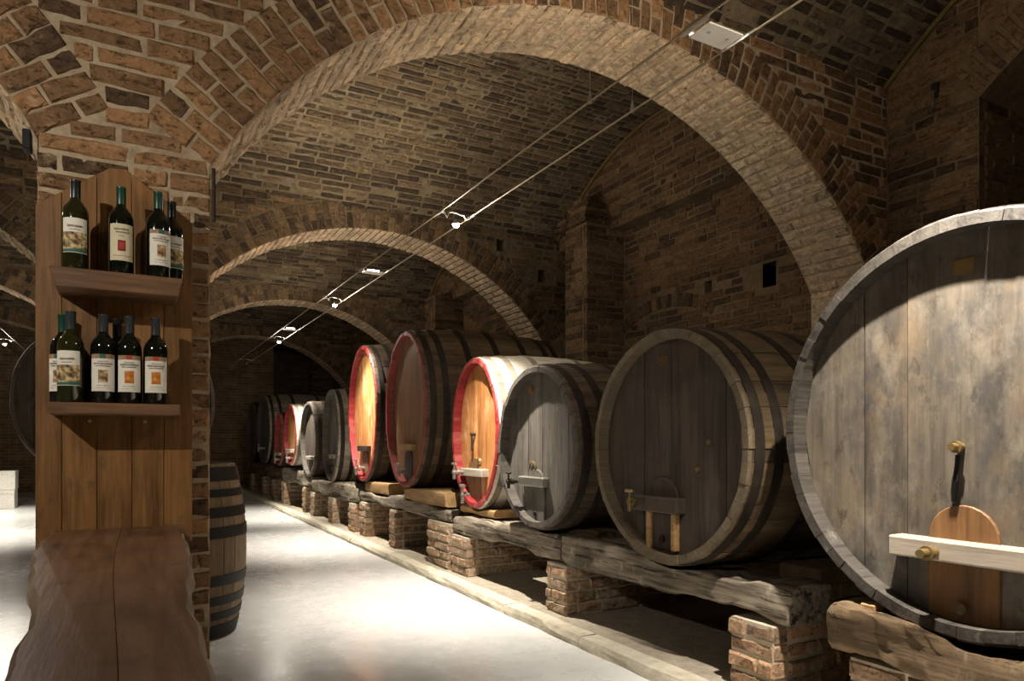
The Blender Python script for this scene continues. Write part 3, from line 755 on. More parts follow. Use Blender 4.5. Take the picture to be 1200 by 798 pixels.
# C2
r, xh = cask('big dark brown cask second from the viewer with worn bar and two pale strips', 2.2, 2.552, 1.048, 0.54, 0.551, 1.4, M['st_brown'], M['rim_brown'], M['hd_dark'],
             ns=46, boards=(1, 1.1, 1.2, 1.3, 1.1, 0.9), hoops=(0.035, 0.11, 0.27, 0.42, 0.66, 0.85, 0.95), belly=1.06)
hatch(r, xh, 2.60, 0.10, 0.555, 0.90, M['hd_dark'])
bar(r, xh, 2.452, 2.79, 0.735, 0.808, M['hd_dark'], 0.0, 0.06)
for y_, z0_ in ((2.69, 0.55), (2.512, 0.555)):
    mb = MB(); mb.box((xh - 0.03, y_ - 0.016, z0_), (xh + .005, y_ + 0.016, 0.735)); part('side_strip', mb, M['block'], r, 'worn yellowish wood strip', bevel=0.006)
tap(r, xh - 0.05, 2.74, 0.775, 0.06, M['brass'], 1.0)
knob(r, xh - 0.01, 2.60, 0.605, 0.02, M['black'], 0.012, 'keyhole_plate')
mb = MB(); mb.box((xh - 0.003, 2.58, 1.44), (xh + .004, 2.63, 1.485)); part('metal_tag', mb, M['brass'], r, 'small worn gilt tag')
for y_, z_ in ((2.30, 1.07), (2.37, 0.945)): knob(r, xh, y_, z_, 0.014, M['brass'], 0.012, 'bung')
# C3
r, xh = cask('slate grey cask third from the viewer, pale band across its hatch', 2.2, 3.734, 1.039, 0.479, 0.505, 1.3, M['st_dark'], M['rim_dark'], M['hd_slate'],
             ns=42, boards=(1, 1.1, 1.0, 1.2, 1, 0.9))
hatch(r, xh, 3.80, 0.11, 0.56, 0.90, M['hd_slate'])
bar(r, xh, 3.66, 3.97, 0.79, 0.85, M['steel'], 0.0, 0.045)
tap(r, xh - 0.03, 3.98, 0.815, 0.09, M['iron'], 1.0)
knob(r, xh, 3.86, 1.40, 0.028, M['door_orange'], 0.014, 'bung'); knob(r, xh - .01, 3.80, 0.62, 0.016, M['black'], 0.012, 'keyhole_plate')
mb = MB(); mb.tube([(xh - .01, 3.84 + 0.04 * math.cos(a), 0.90 + 0.045 * math.sin(a)) for a in frange(0, math.pi, 8)], 0.007); part('door_handle', mb, M['brass'], r, smooth=40)
# C4
r, xh = cask('pale staved cask with red rim and varnished orange head', 2.3, 4.802, 1.138, 0.41, 0.572, 1.25, M['st_pale'], M['rim_red'], M['hd_orange'],
             ns=40, boards=(1, 1.2, 1, 1.2, 1), hoop_mat=M['st_grey'])
bar(r, xh, 4.68, 5.06, 0.805, 0.865, M['bar_pale'], 0.0, 0.06)
hatch(r, xh, 4.90, 0.10, 0.62, 0.95, M['hd_brown'])
tap(r, xh - 0.05, 5.0, 0.835, 0.10, M['steel'], 1.2); tap(r, xh, 4.97, 0.655, 0.09, M['steel'], 1.4)
mb = MB(); mb.tube([(xh - 0.03, 4.90, 1.14), (xh - 0.03, 4.90, 1.0)], 0.009, 8); mb.cyl((xh + .01, 4.90, 1.13), (xh - .04, 4.90, 1.13), 0.012); part('gauge_rod', mb, M['iron'], r, smooth=40)
knob(r, xh, 4.82, 0.92, 0.03, M['brass'], 0.02, 'bung')
for a in (75, 88, 110):
    pass
# C5
r, xh = cask('tall brown oval cask with red rim and dark hooped staves', 2.25, 6.191, 1.374, 0.537, 0.724, 1.5, M['st_brown'], M['rim_worn_red'], M['hd_brown'],
             ns=52, boards=(1, 1.1, 1.2, 1.2, 1.1, 1), hoops=(0.05, 0.13, 0.3, 0.5, 0.7, 0.87, 0.95), hw=0.06)
bar(r, xh, 6.05, 6.35, 0.99, 1.05, M['block'], 0.0, 0.05); hatch(r, xh, 6.22, 0.10, 0.72, 1.0, M['hd_dark']); tap(r, xh, 6.3, 0.80, 0.09, M['steel'], 1.2)
# C6
r, xh = cask('tall oval cask with bright red rim and streaked orange head', 2.25, 7.542, 1.383, 0.528, 0.744, 1.4, M['st_dark'], M['rim_red'], M['hd_orange'],
             ns=50, boards=(1, 1.1, 1.2, 1.2, 1.1, 1))
bar(r, xh, 7.4, 7.76, 0.97, 1.03, M['iron'], 0.0, 0.05); hatch(r, xh, 7.58, 0.11, 0.72, 1.0, M['hd_brown']); tap(r, xh, 7.62, 0.78, 0.12, M['steel'], 1.6)
# C7, C8, C9, C10, C11, C12
r, xh = cask('grey cask with bleached staves beyond the tall red rimmed pair', 2.25, 8.931, 1.151, 0.387, 0.581, 1.3, M['st_grey'], M['rim_dark'], M['hd_slate'], ns=36, boards=(1,) * 5)
bar(r, xh, 8.8, 9.05, 0.86, 0.91, M['bar_pale'], 0.0, 0.05); tap(r, xh, 9.0, 0.76, 0.09, M['iron'], 1.2)
r, xh = cask('dark round cask between the bleached cask and the small red one', 2.25, 10.175, 1.11, 0.498, 0.539, 1.3, M['st_dark'], M['rim_dark'], M['hd_dark'], ns=38, boards=(1,) * 5, belly=1.03)
bar(r, xh, 10.05, 10.35, 0.82, 0.87, M['bar_pale'], 0.0, 0.05); hatch(r, xh, 10.2, 0.1, 0.66, 0.85, M['hd_dark'])
r, xh = cask('small red rimmed cask with pale staves and glowing orange head', 2.2, 11.199, 1.183, 0.491, 0.47, 1.2, M['st_pale'], M['rim_red'], M['hd_orange'], ns=36, boards=(1,) * 5, hoop_mat=M['st_grey'], belly=1.03)
bar(r, xh, 11.05, 11.45, 0.90, 0.96, M['bar_pale'], 0.0, 0.08); tap(r, xh, 11.2, 0.82, 0.12, M['steel'], 1.6)
r, xh = cask('farthest red rimmed cask mostly hidden by the small one before it', 2.2, 12.12, 1.119, 0.36, 0.444, 1.1, M['st_brown'], M['rim_red'], M['hd_brown'], ns=32, boards=(1,) * 4)
bar(r, xh, 11.95, 12.35, 0.84, 0.90, M['bar_pale'], 0.0, 0.08); tap(r, xh, 12.2, 0.78, 0.12, M['steel'], 1.6)
r, xh = cask('wide grey cask last but one in the long row', 2.25, 13.95, 1.306, 0.70, 0.644, 1.4, M['st_grey'], M['rim_dark'], M['hd_dark'], ns=46, boards=(1,) * 6)
tap(r, xh, 14.1, 0.95, 0.14, M['steel'], 1.4)
r, xh = cask('dark cask at the far end of the row before the brick wall', 2.3, 15.75, 1.28, 0.6, 0.62, 1.3, M['st_dark'], M['rim_dark'], M['hd_dark'], ns=42, boards=(1,) * 5)

# ------------------------------------------------------------------ brick piers and timber beams under the casks
def pier(y0, y1, top, label, singles=0, x0=2.24, x1=3.5, group=None):
    loc = (x0, (y0 + y1) / 2, 0.048)
    mb = MB(); e_ = 0.01; mb.box((x0 + e_, y0 + e_, 0.03), (x1 - e_, y1 - e_, top - 0.004))
    me = mb.mesh('brick_pier', M['m_pier'], loc)
    o = link('brick_pier', me, None, loc); tag(o, label, 'pier', group)
    B = Bricks(); z = 0.048 + 0.036; i = 0
    while z < top - 0.02:
        zz = z; H = min(0.058, 2 * (top - z))
        course(B, y0, y1, lambda a: ((x0, a, zz), Vector((0, 1, 0)), Vector((0, 0, 1)), Vector((-1, 0, 0))), off=0.4 * (i % 2), D=0.08, H=H)
        course(B, x0 + 0.085, x1, lambda a: ((a, y0, zz), Vector((1, 0, 0)), Vector((0, 0, 1)), Vector((0, -1, 0))), off=0.4 * ((i + 1) % 2), D=0.06, H=H)
        z += 0.0705; i += 1
    B.build(o, M['b_pier'], singles, False, origin=loc)
    return o
pier(1.93, 2.17, 0.335, 'brick pier under the near end of the hewn beam', 80)
pier(3.43, 3.66, 0.345, 'slim brick pier below the slate grey cask where two beams meet', 80)
pier(4.79, 5.09, 0.345, 'brick pier below the far end of the bleached hewn beam', 80)
pier(5.14, 5.60, 0.415, 'taller brick pier behind the beam end, beside the pale staved cask', 60)
pier(6.41, 6.60, 0.415, 'narrow brick pier beneath the tall brown oval cask', 40)
pier(7.36, 7.60, 0.415, 'brick pier beneath the tall cask with streaked orange head', 40)
pier(7.80, 8.05, 0.37, 'pale brick pier just beyond the tall streaked orange cask', 30)
pier(8.74, 9.0, 0.37, 'brick pier beneath the bleached grey cask', 0)
pier(9.74, 9.99, 0.37, 'brick pier beneath the dark round far cask', 0)
pier(10.3, 10.5, 0.415, 'slim far brick pier short of the small red cask', 0)
pier(11.85, 12.1, 0.415, 'far brick pier under the farthest red rimmed cask', 0)
pier(12.7, 12.95, 0.415, 'brick pier at the near side of the wide last but one cask', 0)
pier(13.75, 14.0, 0.415, 'brick pier below the middle of the wide last but one cask', 0)
pier(15.2, 15.5, 0.415, 'last brick pier at the far end of the row', 0)
def cask_under(y, x):
    z = 9.0
    for (cx, yc, zc, ry_, rz_, L, belly, ry, rz) in CASKS.values():
        if not (cx - .05 < x < cx + L): continue
        t = min(max((x - cx) / L, 0), 1); f = 1 + (belly - 1) * (1 - (2 * t - 1) ** 2)
        q = (y - yc) / (ry * f + .01)
        if abs(q) < 1: z = min(z, zc - (rz * f + 0.012) * math.sqrt(1 - q * q))
    return z
def timber(y0, y1, x0, x1, zt, zb, mat, label, name='timber_beam', cat='beam', rough=0.016, n=None, dip=True, drop=0.0, group=None):
    n = n or max(4, int((y1 - y0) / 0.06)); mb = MB(); vs = []; m = 14
    ph = [random.uniform(0, 6) for _ in range(8)]
    for i in range(n + 1):
        y = y0 + (y1 - y0) * i / n
        wob = 0.016 * math.sin(y * 3.1 + ph[0]) + 0.010 * math.sin(y * 8.3 + ph[1]) + 0.006 * math.sin(y * 19 + ph[2])
        wb = 0.016 * math.sin(y * 2.3 + ph[3]) + 0.010 * math.sin(y * 6.7 + ph[4]) + 0.006 * math.sin(y * 17 + ph[5])
        k = rough / 0.016
        wob *= k; wb = max(wb * k, 0.0)
        if i in (0, n): sh = 0.012
        else: sh = 0
        c = 0.014 * k + sh
        top = zt + min(wob, 0.012); bottom = zb + wb
        prof = [(x0, bottom + c), (x0, bottom + (top - bottom) * .35), (x0, bottom + (top - bottom) * .65), (x0, top - c), (x0 + c * .4, top - c * .3), (x0 + c, top),
                ((x0 + x1) / 2, top), (x1 - c, top), (x1 - c * .3, top - c * .4), (x1, top - c), (x1, bottom + c), (x1 - c, bottom), ((x0 + x1) / 2, bottom), (x0 + c, bottom)]
        for px_, pz in prof:
            xx = px_ + random.uniform(-.5, .5) * rough * .5 + (0.006 * k * math.sin(y * 5 + ph[6] + pz * 30) if px_ < (x0 + x1) / 2 else 0)
            zz = pz + random.uniform(-.5, .5) * rough * .45
            if dip: zz = min(zz, cask_under(y, xx) - (0.028 if cat == 'log' else 0.012))
            vs.append((xx, y + (random.uniform(-.012, .012) if i in (0, n) else 0), max(zz, zb)))
    fs = [(i * m + a, i * m + (a + 1) % m, (i + 1) * m + (a + 1) % m, (i + 1) * m + a) for i in range(n) for a in range(m)]
    fs += [tuple(range(m))[::-1], tuple(range(n * m, n * m + m))]
    mb.add(vs, fs)
    loc = ((x0 + x1) / 2, (y0 + y1) / 2, zb)
    o = link(name, mb.mesh(name, mat, loc, smooth=50), None, loc)
    return tag(o, label, cat, group)
timber(1.88, 3.52, 2.27, 2.52, 0.505, 0.338, M['timber'], 'rough hewn grey beam under the dark brown second cask', rough=0.018)
timber(3.535, 5.12, 2.27, 2.52, 0.505, 0.348, M['timber'], 'bleached hewn beam under the slate cask and the pale staved cask', rough=0.018)
timber(5.17, 7.68, 2.27, 2.52, 0.53, 0.418, M['timber'], 'cracked timber beam under the two tall oval casks')
timber(7.74, 9.97, 2.27, 2.52, 0.555, 0.374, M['timber'], 'pale worn timber beam under the bleached grey cask')
timber(10.0, 12.15, 2.27, 2.52, 0.645, 0.418, M['timber'], 'timber beam under the small red rimmed cask')
timber(12.3, 16.3, 2.27, 2.52, 0.64, 0.418, M['timber_dark'], 'long dark timber beam at the far end of the row')
for i, (a, b, t_, b_) in enumerate(((1.7, 5.1, 0.47, 0.35), (5.17, 7.7, .52, .418), (7.75, 12.1, .56, .42), (12.3, 16.3, .6, .418))):
    timber(a, b, 3.12, 3.36, t_, b_, M['timber_dark'], 'rear timber beam in the shade behind the front beams', group='rear cask beams')
# timber packing between beam and cask
timber(4.52, 5.10, 2.33, 2.62, 0.565, 0.512, M['block'], 'flat timber plank packed beneath the pale staved cask', 'timber_block', 'block', 0.006)
timber(5.25, 6.22, 2.26, 2.60, 0.655, 0.536, M['block'], 'thick sawn block under the near side of the tall brown cask', 'timber_block', 'block', 0.006)
timber(6.72, 7.50, 2.28, 2.58, 0.645, 0.536, M['block'], 'sawn wedge block under the streaked orange tall cask', 'timber_block', 'block', 0.006)
timber(3.28, 3.60, 2.36, 2.56, 0.55, 0.512, M['timber_dark'], 'small dark wedge against the slate grey cask', 'timber_block', 'block', 0.006)
# masonry block beside the beam end and the log that carries the nearest cask
loc = (2.78, 2.05, 0.336)
o = root('masonry_block', loc, 'dirty mortared brick block on the near pier behind the beam end', 'block')
for j in range(3):
    xs_ = (2.535, 2.66, 2.93, 3.08) if j % 2 else (2.535, 2.80, 3.08)
    for a, b in zip(xs_[:-1], xs_[1:]):
        mb = MB(); z_ = 0.336 + j * 0.066; mb.box((a, 1.935 + random.uniform(0, .012), z_), (b - 0.006, 2.16, z_ + 0.066)); part('brick', mb, M['m_wall'], o, bevel=0.008)
pier(0.2, 1.56, 0.335, 'long low brick pier under the log that carries the nearest cask', 80, 2.17, 3.5)
timber(0.1, 1.60, 2.13, 2.46, 0.50, 0.34, M['timber_dark'], 'cracked brown log under the nearest huge cask', 'timber_log', 'log', 0.022, n=50)
timber(0.1, 1.60, 3.12, 3.36, 0.47, 0.34, M['timber_dark'], 'hidden rear log under the nearest huge cask', 'timber_log', 'log', 0.012)
mb = MB(); mb.box((2.2, 1.475, 0.49), (2.25, 1.53, 0.515)); o = link('wood_wedge', mb.mesh('wood_wedge', M['block'], (2.22, 1.5, .49), bevel=.004), None, (2.22, 1.5, 0.495)); tag(o, 'tiny yellowish wedge lying on the end of the brown log', 'wedge')

# ------------------------------------------------------------------ wooden back board, shelves, bottles
YB = 2.93
r = root('bottle_rack', (0, 2.95, 0.69), 'brown gabled wooden bottle rack with two shelves on the brick pillar', 'rack')
GX = [-0.281, -0.232, -0.055, -0.002, 0.135, 0.172, 0.216]
def gable(x):
    if x < -0.06: return 1.898 + (2.064 - 1.898) * (x + 0.281) / 0.221
    if x < -0.005: return 2.064 + 0.006 * (x + 0.06) / 0.055
    return 2.07 - (2.07 - 1.904) * (x + 0.005) / 0.221
for a, b in ((-0.283, -0.205), (-0.205, -0.098), (-0.098, 0.012), (0.012, 0.118), (0.118, 0.216)):
    xs = [a + 0.0008] + [v for v in (-0.06, -0.005) if a < v < b] + [b - 0.0008]
    out = [(xs[0], YB, 0.69), (xs[-1], YB, 0.69)] + [(v, YB, gable(v)) for v in xs[::-1]]
    mb = MB(); mb.prism(out, (0, 0.05 + random.uniform(0, .004), 0)); mb.v = [(p[0], p[1] + (0 if i < len(out) else 0), p[2]) for i, p in enumerate(mb.v)]
    part('back_plank', mb, M['board'], r, bevel=0.0015)
mb = MB(); mb.prism([(-0.229, 2.75, 1.652), (-0.212, 2.75, 1.586), (0.158, 2.75, 1.586), (0.173, 2.75, 1.652)], (0, 0.18, 0)); part('shelf', mb, M['shelf'], r, bevel=0.003)
mb = MB(); mb.box((-0.233, 2.75, 1.164), (0.163, 2.93, 1.203)); part('shelf', mb, M['shelf'], r, bevel=0.003)
for x_, z_ in ((-0.12, 1.145), (0.055, 1.145)):
    mb = MB(); mb.cyl((x_, 2.93, z_), (x_, 2.918, z_), 0.006, n=8); part('screw', mb, M['steel'], r)

PROF = [(0.0, 0.0), (0.036, 0.0), (0.0395, 0.004), (0.0395, 0.185), (0.0385, 0.200), (0.034, 0.215), (0.024, 0.229), (0.0165, 0.240), (0.0145, 0.252), (0.0142, 0.300), (0.0155, 0.301), (0.0155, 0.306), (0.0, 0.306)]
def sector(c, rad, a0, a1, z0, z1, n=14, arch=0.0):
    """curved paper patch; angles measured from the front (-y), positive towards +x"""
    mb = MB(); vs = []
    for i in range(n + 1):
        t = i / n; a = a0 + (a1 - a0) * t
        for zz in (z0, z1): vs.append((c[0] + rad * math.sin(a), c[1] - rad * math.cos(a), c[2] + zz - arch * 0))
    for i in range(n + 1):
        t = i / n; a = a0 + (a1 - a0) * t
        for zz in (z0, z1): vs.append((c[0] + (rad - .0012) * math.sin(a), c[1] - (rad - .0012) * math.cos(a), c[2] + zz))
    m = 2 * (n + 1); fs = []
    for i in range(n):
        p = 2 * i; fs += [(p, p + 2, p + 3, p + 1), (m + p, m + p + 1, m + p + 3, m + p + 2), (p + 1, p + 3, m + p + 3, m + p + 1), (p, m + p, m + p + 2, p + 2)]
    fs += [(0, 1, m + 1, m), (2 * n, m + 2 * n, m + 2 * n + 1, 2 * n + 1)]
    return mb.add(vs, fs)
def bottle(x, y, z, style, turn, label, cap, glass, h=1.0):
    c = (x, y, z); o = root('wine_bottle', c, label, 'bottle', 'bottles on the pillar rack')
    mb = MB(); mb.lathe([(r_, z_ * h) for r_, z_ in PROF[1:-1]], c, 28); part('glass_body', mb, glass, o, smooth=50)
    mb = MB(); mb.lathe([(0.0152, 0.244 * h), (0.0154, 0.250 * h), (0.0154, 0.300 * h), (0.0163, 0.3015 * h), (0.0163, 0.3075 * h), (0.0150, 0.3085 * h)], c, 24); part('capsule', mb, cap, o, smooth=40)
    W = 1.02; R_ = 0.0402
    def P(nm, pa, mat, a0, a1, z0, z1, rr): return part(nm, sector(c, rr, turn + a0, turn + a1, z0 * h, z1 * h), mat, pa)
    def script(pa, z0, hgt, a0, a1):
        mb = MB(); a = a0
        while a < a1:
            w = random.uniform(.02, .05); t = sector(c, R_ + .0009, turn + a, turn + min(a + w, a1), (z0 + random.uniform(0, .25) * hgt) * h, (z0 + hgt * random.uniform(.6, 1)) * h, 2); mb.add(t.v, t.f); a += w + random.uniform(.015, .035)
        part('lettering', mb, M['ink'], pa)
    if style == 'figures':
        l = P('paper_label', o, M['paper'], -W, W, 0.055, 0.172, R_)
        P('label_picture', l, M['art_figure'], -W, W, 0.066, 0.124, R_ + .0006); P('label_band', l, M['teal'], -W, W, 0.057, 0.0665, R_ + .0007)
        script(l, 0.140, 0.009, -.55, .55); script(l, 0.131, 0.004, -.4, .4)
    elif style == 'cream':
        l = P('paper_label', o, M['paper_cream'], -W, W, 0.045, 0.172, R_)
        P('label_picture', l, M['maroon'], -.3, .3, 0.078, 0.115, R_ + .0006); P('label_seal', l, M['red_print'], -.2, .2, 0.085, 0.108, R_ + .0012)
        script(l, 0.150, 0.008, -.6, .55); script(l, 0.139, 0.008, -.45, .65); script(l, 0.128, 0.004, -.2, .2); script(l, 0.060, 0.003, -.7, .7)
    else:
        l = P('paper_label', o, M['paper'], -W, W, 0.040, 0.152, R_)
        P('label_band', l, M['tan_band'], -W, W, 0.152, 0.167, R_); P('band_seal', l, M['red_print'] if style == 'orange' else M['teal'], -.25, .2, 0.1525, 0.1665, R_ + .0006)
        P('label_picture', l, M['art_orange'] if style == 'orange' else M['art_brown'], -.36, .36, 0.070, 0.113, R_ + .0006)
        script(l, 0.140, 0.004, -.4, .4); script(l, 0.131, 0.007, -.75, .75); script(l, 0.124, 0.005, -.6, .6); script(l, 0.058, 0.003, -.5, .5); script(l, 0.050, 0.0015, -.6, .6)
US, LS = 1.653, 1.204
bottle(-0.157, 2.81, US, 'figures', 0.0, 'pale green bottle with figure label alone at the upper shelf end', M['cap_black'], M['glass_pale'])
bottle(-0.021, 2.81, US, 'cream', 0.05, 'bottle with tall cream label and small red square', M['cap_green'], M['glass'])
bottle(0.095, 2.80, US, 'sepia', 0.25, 'green capped bottle with sepia picture label on the upper shelf', M['cap_green'], M['glass'])
bottle(0.142, 2.885, US, 'figures', 0.3, 'black capped bottle half hidden behind the green capped sepia one', M['cap_black'], M['glass'])
bottle(-0.170, 2.80, LS, 'figures', -0.25, 'figure label bottle with teal band in front on the lower shelf', M['cap_grey'], M['glass_pale'])
bottle(-0.198, 2.882, LS, 'sepia', -0.35, 'green capped bottle tucked behind the lower shelf figure label bottle', M['cap_green'], M['glass'])
bottle(-0.075, 2.81, LS, 'sepia', 0.0, 'sepia picture bottle second along the lower shelf front', M['cap_grey'], M['glass'])
bottle(0.004, 2.81, LS, 'orange', 0.0, 'orange picture bottle in the middle of the lower shelf', M['cap_grey'], M['glass'])
bottle(-0.034, 2.885, LS, 'orange', 0.0, 'dark bottle behind the gap between the sepia and orange labels', M['cap_black'], M['glass'])
bottle(0.087, 2.81, LS, 'orange', 0.0, 'orange picture bottle standing alone at the lower shelf end', M['cap_grey'], M['glass'])

# ------------------------------------------------------------------ live-edge counter
LE = [(2.895, -0.238), (2.70, -0.238), (2.31, -0.237), (2.20, -0.222), (1.905, -0.189), (1.558, -0.157), (1.325, -0.147), (1.125, -0.143), (0.8, -0.150), (0.45, -0.165)]
RE = [(2.900, 0.160), (2.70, 0.162), (2.346, 0.164), (2.15, 0.152), (1.824, 0.130), (1.443, 0.108), (1.167, 0.102), (0.98, 0.102), (0.7, 0.108), (0.45, 0.12)]
def ip(T, y):
    T = sorted(T); ys = [t[0] for t in T]; return float(np.interp(y, ys, [t[1] for t in T]))
r = root('wooden_counter', (0, 1.8, 0), 'dark live edge wooden counter running from the viewer to the pillar', 'counter')
seam = lambda y: -0.02 + 0.012 * math.sin(y * 2.2)
for side in (-1, 1):
    mb = MB(); n = 40; vs = []
    for i in range(n + 1):
        y = 0.45 + (2.90 - 0.45) * i / n; wob = 0.004 * math.sin(y * 9) + 0.003 * math.sin(y * 23)
        if side < 0: xe, xi = ip(LE, y) + wob, seam(y) - 0.0006
        else: xe, xi = ip(RE, y) - wob, seam(y) + 0.0006
        b = 0.008 * -side
        vs += [(xi, y, 0.70), (xi, y, 0.7600), (xe + b, y, 0.7600), (xe, y, 0.752), (xe - b * .6, y, 0.725), (xe + b * 2, y, 0.70)]
    m = 6
    for i in range(n):
        for a in range(m):
            mb.cur = 1 if a in (2, 3, 4) else 0
            mb.add([], []); mb.f.append((i * m + a, i * m + (a + 1) % m, (i + 1) * m + (a + 1) % m, (i + 1) * m + a)); mb.mi.append(mb.cur)
    mb.v = vs; mb.f += [tuple(range(m)), tuple(range(n * m, n * m + m))[::-1]]; mb.mi += [0, 0]
    part('plank', mb, [M['slab'], M['slab_edge']], r, smooth=35)
for y_ in (0.6, 2.6):
    mb = MB(); mb.box((-0.12, y_ - 0.05, 0.0), (0.08, y_ + 0.05, 0.70)); part('support_leg', mb, M['timber_dark'], r, bevel=0.005)

# ------------------------------------------------------------------ standing barrique behind the pillar
BX, BY = 0.256, 4.32
r = root('standing_barrel', (BX, BY, 0), 'upright oak barrel with black hoops behind the brick pillar', 'barrel')
def brad(z): return 0.285 + 0.062 * (1 - ((z - 0.475) / 0.475) ** 2)
n = 26
for i in range(n):
    a0, a1 = 2 * math.pi * i / n + .004, 2 * math.pi * (i + 1) / n - .004
    mb = MB(); vs = []; zs = frange(0, 0.95, 9); dr = random.uniform(-.0015, .0015)
    for z in zs:
        for a in (a0, (a0 + a1) / 2, a1): vs.append((BX + (brad(z) + dr) * math.cos(a), BY + (brad(z) + dr) * math.sin(a), z))
    k = len(vs)
    for z in (0.95, 0.90):
        for a in (a0, (a0 + a1) / 2, a1): vs.append((BX + (brad(z) - .03) * math.cos(a), BY + (brad(z) - .03) * math.sin(a), z))
    for z in zs:
        for a in (a0, a1): vs.append((BX + (brad(z) - .02) * math.cos(a), BY + (brad(z) - .02) * math.sin(a), z))
    fs = [(3 * j + q, 3 * j + q + 1, 3 * j + q + 4, 3 * j + q + 3) for j in range(9) for q in range(2)]
    fs += [(27 + q, 28 + q, k + q + 1, k + q) for q in range(2)] + [(k + q, k + q + 1, k + q + 4, k + q + 3) for q in range(2)]
    for j in range(9):
        s0 = k + 6 + 2 * j; fs += [(3 * j, 3 * j + 3, s0 + 2, s0), (3 * j + 2, 3 * j + 5, s0 + 3, s0 + 1)]
    mb.add(vs, fs); part('stave', mb, M['barrique'], r, smooth=35)
for i in range(4):
    w = 0.50 / 4; y0_ = -0.25 + i * w; mb = MB(); arc = frange(y0_ + .001, y0_ + w - .001, 6); h_ = lambda v: math.sqrt(max(0.253 ** 2 - v * v, 0))
    mb.prism([(BX + h_(v), BY + v, 0.905) for v in arc] + [(BX - h_(v), BY + v, 0.905) for v in arc[::-1]], (0, 0, 0.015)); part('head_board', mb, M['barrique'], r)
mb = MB(); mb.cyl((BX, BY, 0.02), (BX, BY, 0.04), 0.26, n=30); part('bottom_head', mb, M['barrique'], r)
for z0_, z1_ in ((0.86, 0.935), (0.775, 0.815), (0.665, 0.72), (0.555, 0.615), (0.30, 0.355), (0.195, 0.24), (0.115, 0.155), (0.01, 0.085)):
    mb = MB(); mb.lathe([(brad(z0_) - .002, z0_), (brad(z0_) + .004, z0_), (brad((z0_ + z1_) / 2) + .004, (z0_ + z1_) / 2), (brad(z1_) + .004, z1_), (brad(z1_) - .002, z1_)], (BX, BY, 0), 48, cap=False)
    part('hoop', mb, M['black'], r, smooth=40)

# ------------------------------------------------------------------ casks standing between the far pillars (heads towards the viewer), cartons
def head_on_cask(xc, yc, zc, rx, rz, label):
    """same cask, built lying along y"""
    before = set(bpy.data.objects)
    r, xh = cask(label, 0.0, 0.0, 0.0, rx, rz, 1.2, M['st_dark'], M['rim_dark'], M['hd_dark'], ns=36, boards=(1,) * 5)
    bar(r, xh, -0.3, 0.3, -0.03, 0.03, M['hd_dark'], 0.0, 0.05)
    r.rotation_euler = (0, 0, math.pi / 2)
    r.location = (xc, yc + 0.6, zc - rz * 1.07)
    CASKS.pop(label)
    lo = zc - rz * 1.07
    for y_ in (yc + 0.15, yc + 0.95):
        s = root('cask_stand', (xc, y_, 0), ('near' if y_ < yc + .5 else 'rear') + ' timber cradle under the ' + label.split(' behind')[0], 'stand')
        mb = MB(); mb.box((xc - rx * 0.4, y_ - 0.1, lo - 0.06), (xc + rx * 0.4, y_ + 0.1, lo + 0.005)); part('cross_beam', mb, M['timber_dark'], s, bevel=.01)
        for q in (-1, 1):
            mb = MB(); mb.box((xc + q * rx * 0.2 - 0.07, y_ - 0.1, 0), (xc + q * rx * 0.2 + 0.07, y_ + 0.1, lo - 0.06)); part('post', mb, M['timber_dark'], s, bevel=.01)
    return r
head_on_cask(0.46, 9.4, 1.56, 0.485, 0.74, 'dark oval cask half hidden behind the pillar near the barrel')
head_on_cask(-0.66, 9.4, 1.56, 0.485, 0.74, 'dark oval cask behind the pillar on the carton side')
for i, (z, lab) in enumerate(((0.0, 'lower white carton on the side aisle floor'), (0.305, 'white carton stacked on top of another'))):
    o = root('carton_box', (-1.78, 13.9, z), lab, 'box', 'white cartons')
    mb = MB(); mb.box((-1.98 + .02 * i, 13.7, z), (-1.60 + .01 * i, 14.1, z + 0.30)); part('carton_body', mb, M['carton'], o, bevel=.006)
    mb = MB(); mb.box((-1.96, 13.694, z + 0.24), (-1.62, 13.70, z + 0.262)); part('lid_edge', mb, M['carton'], o)

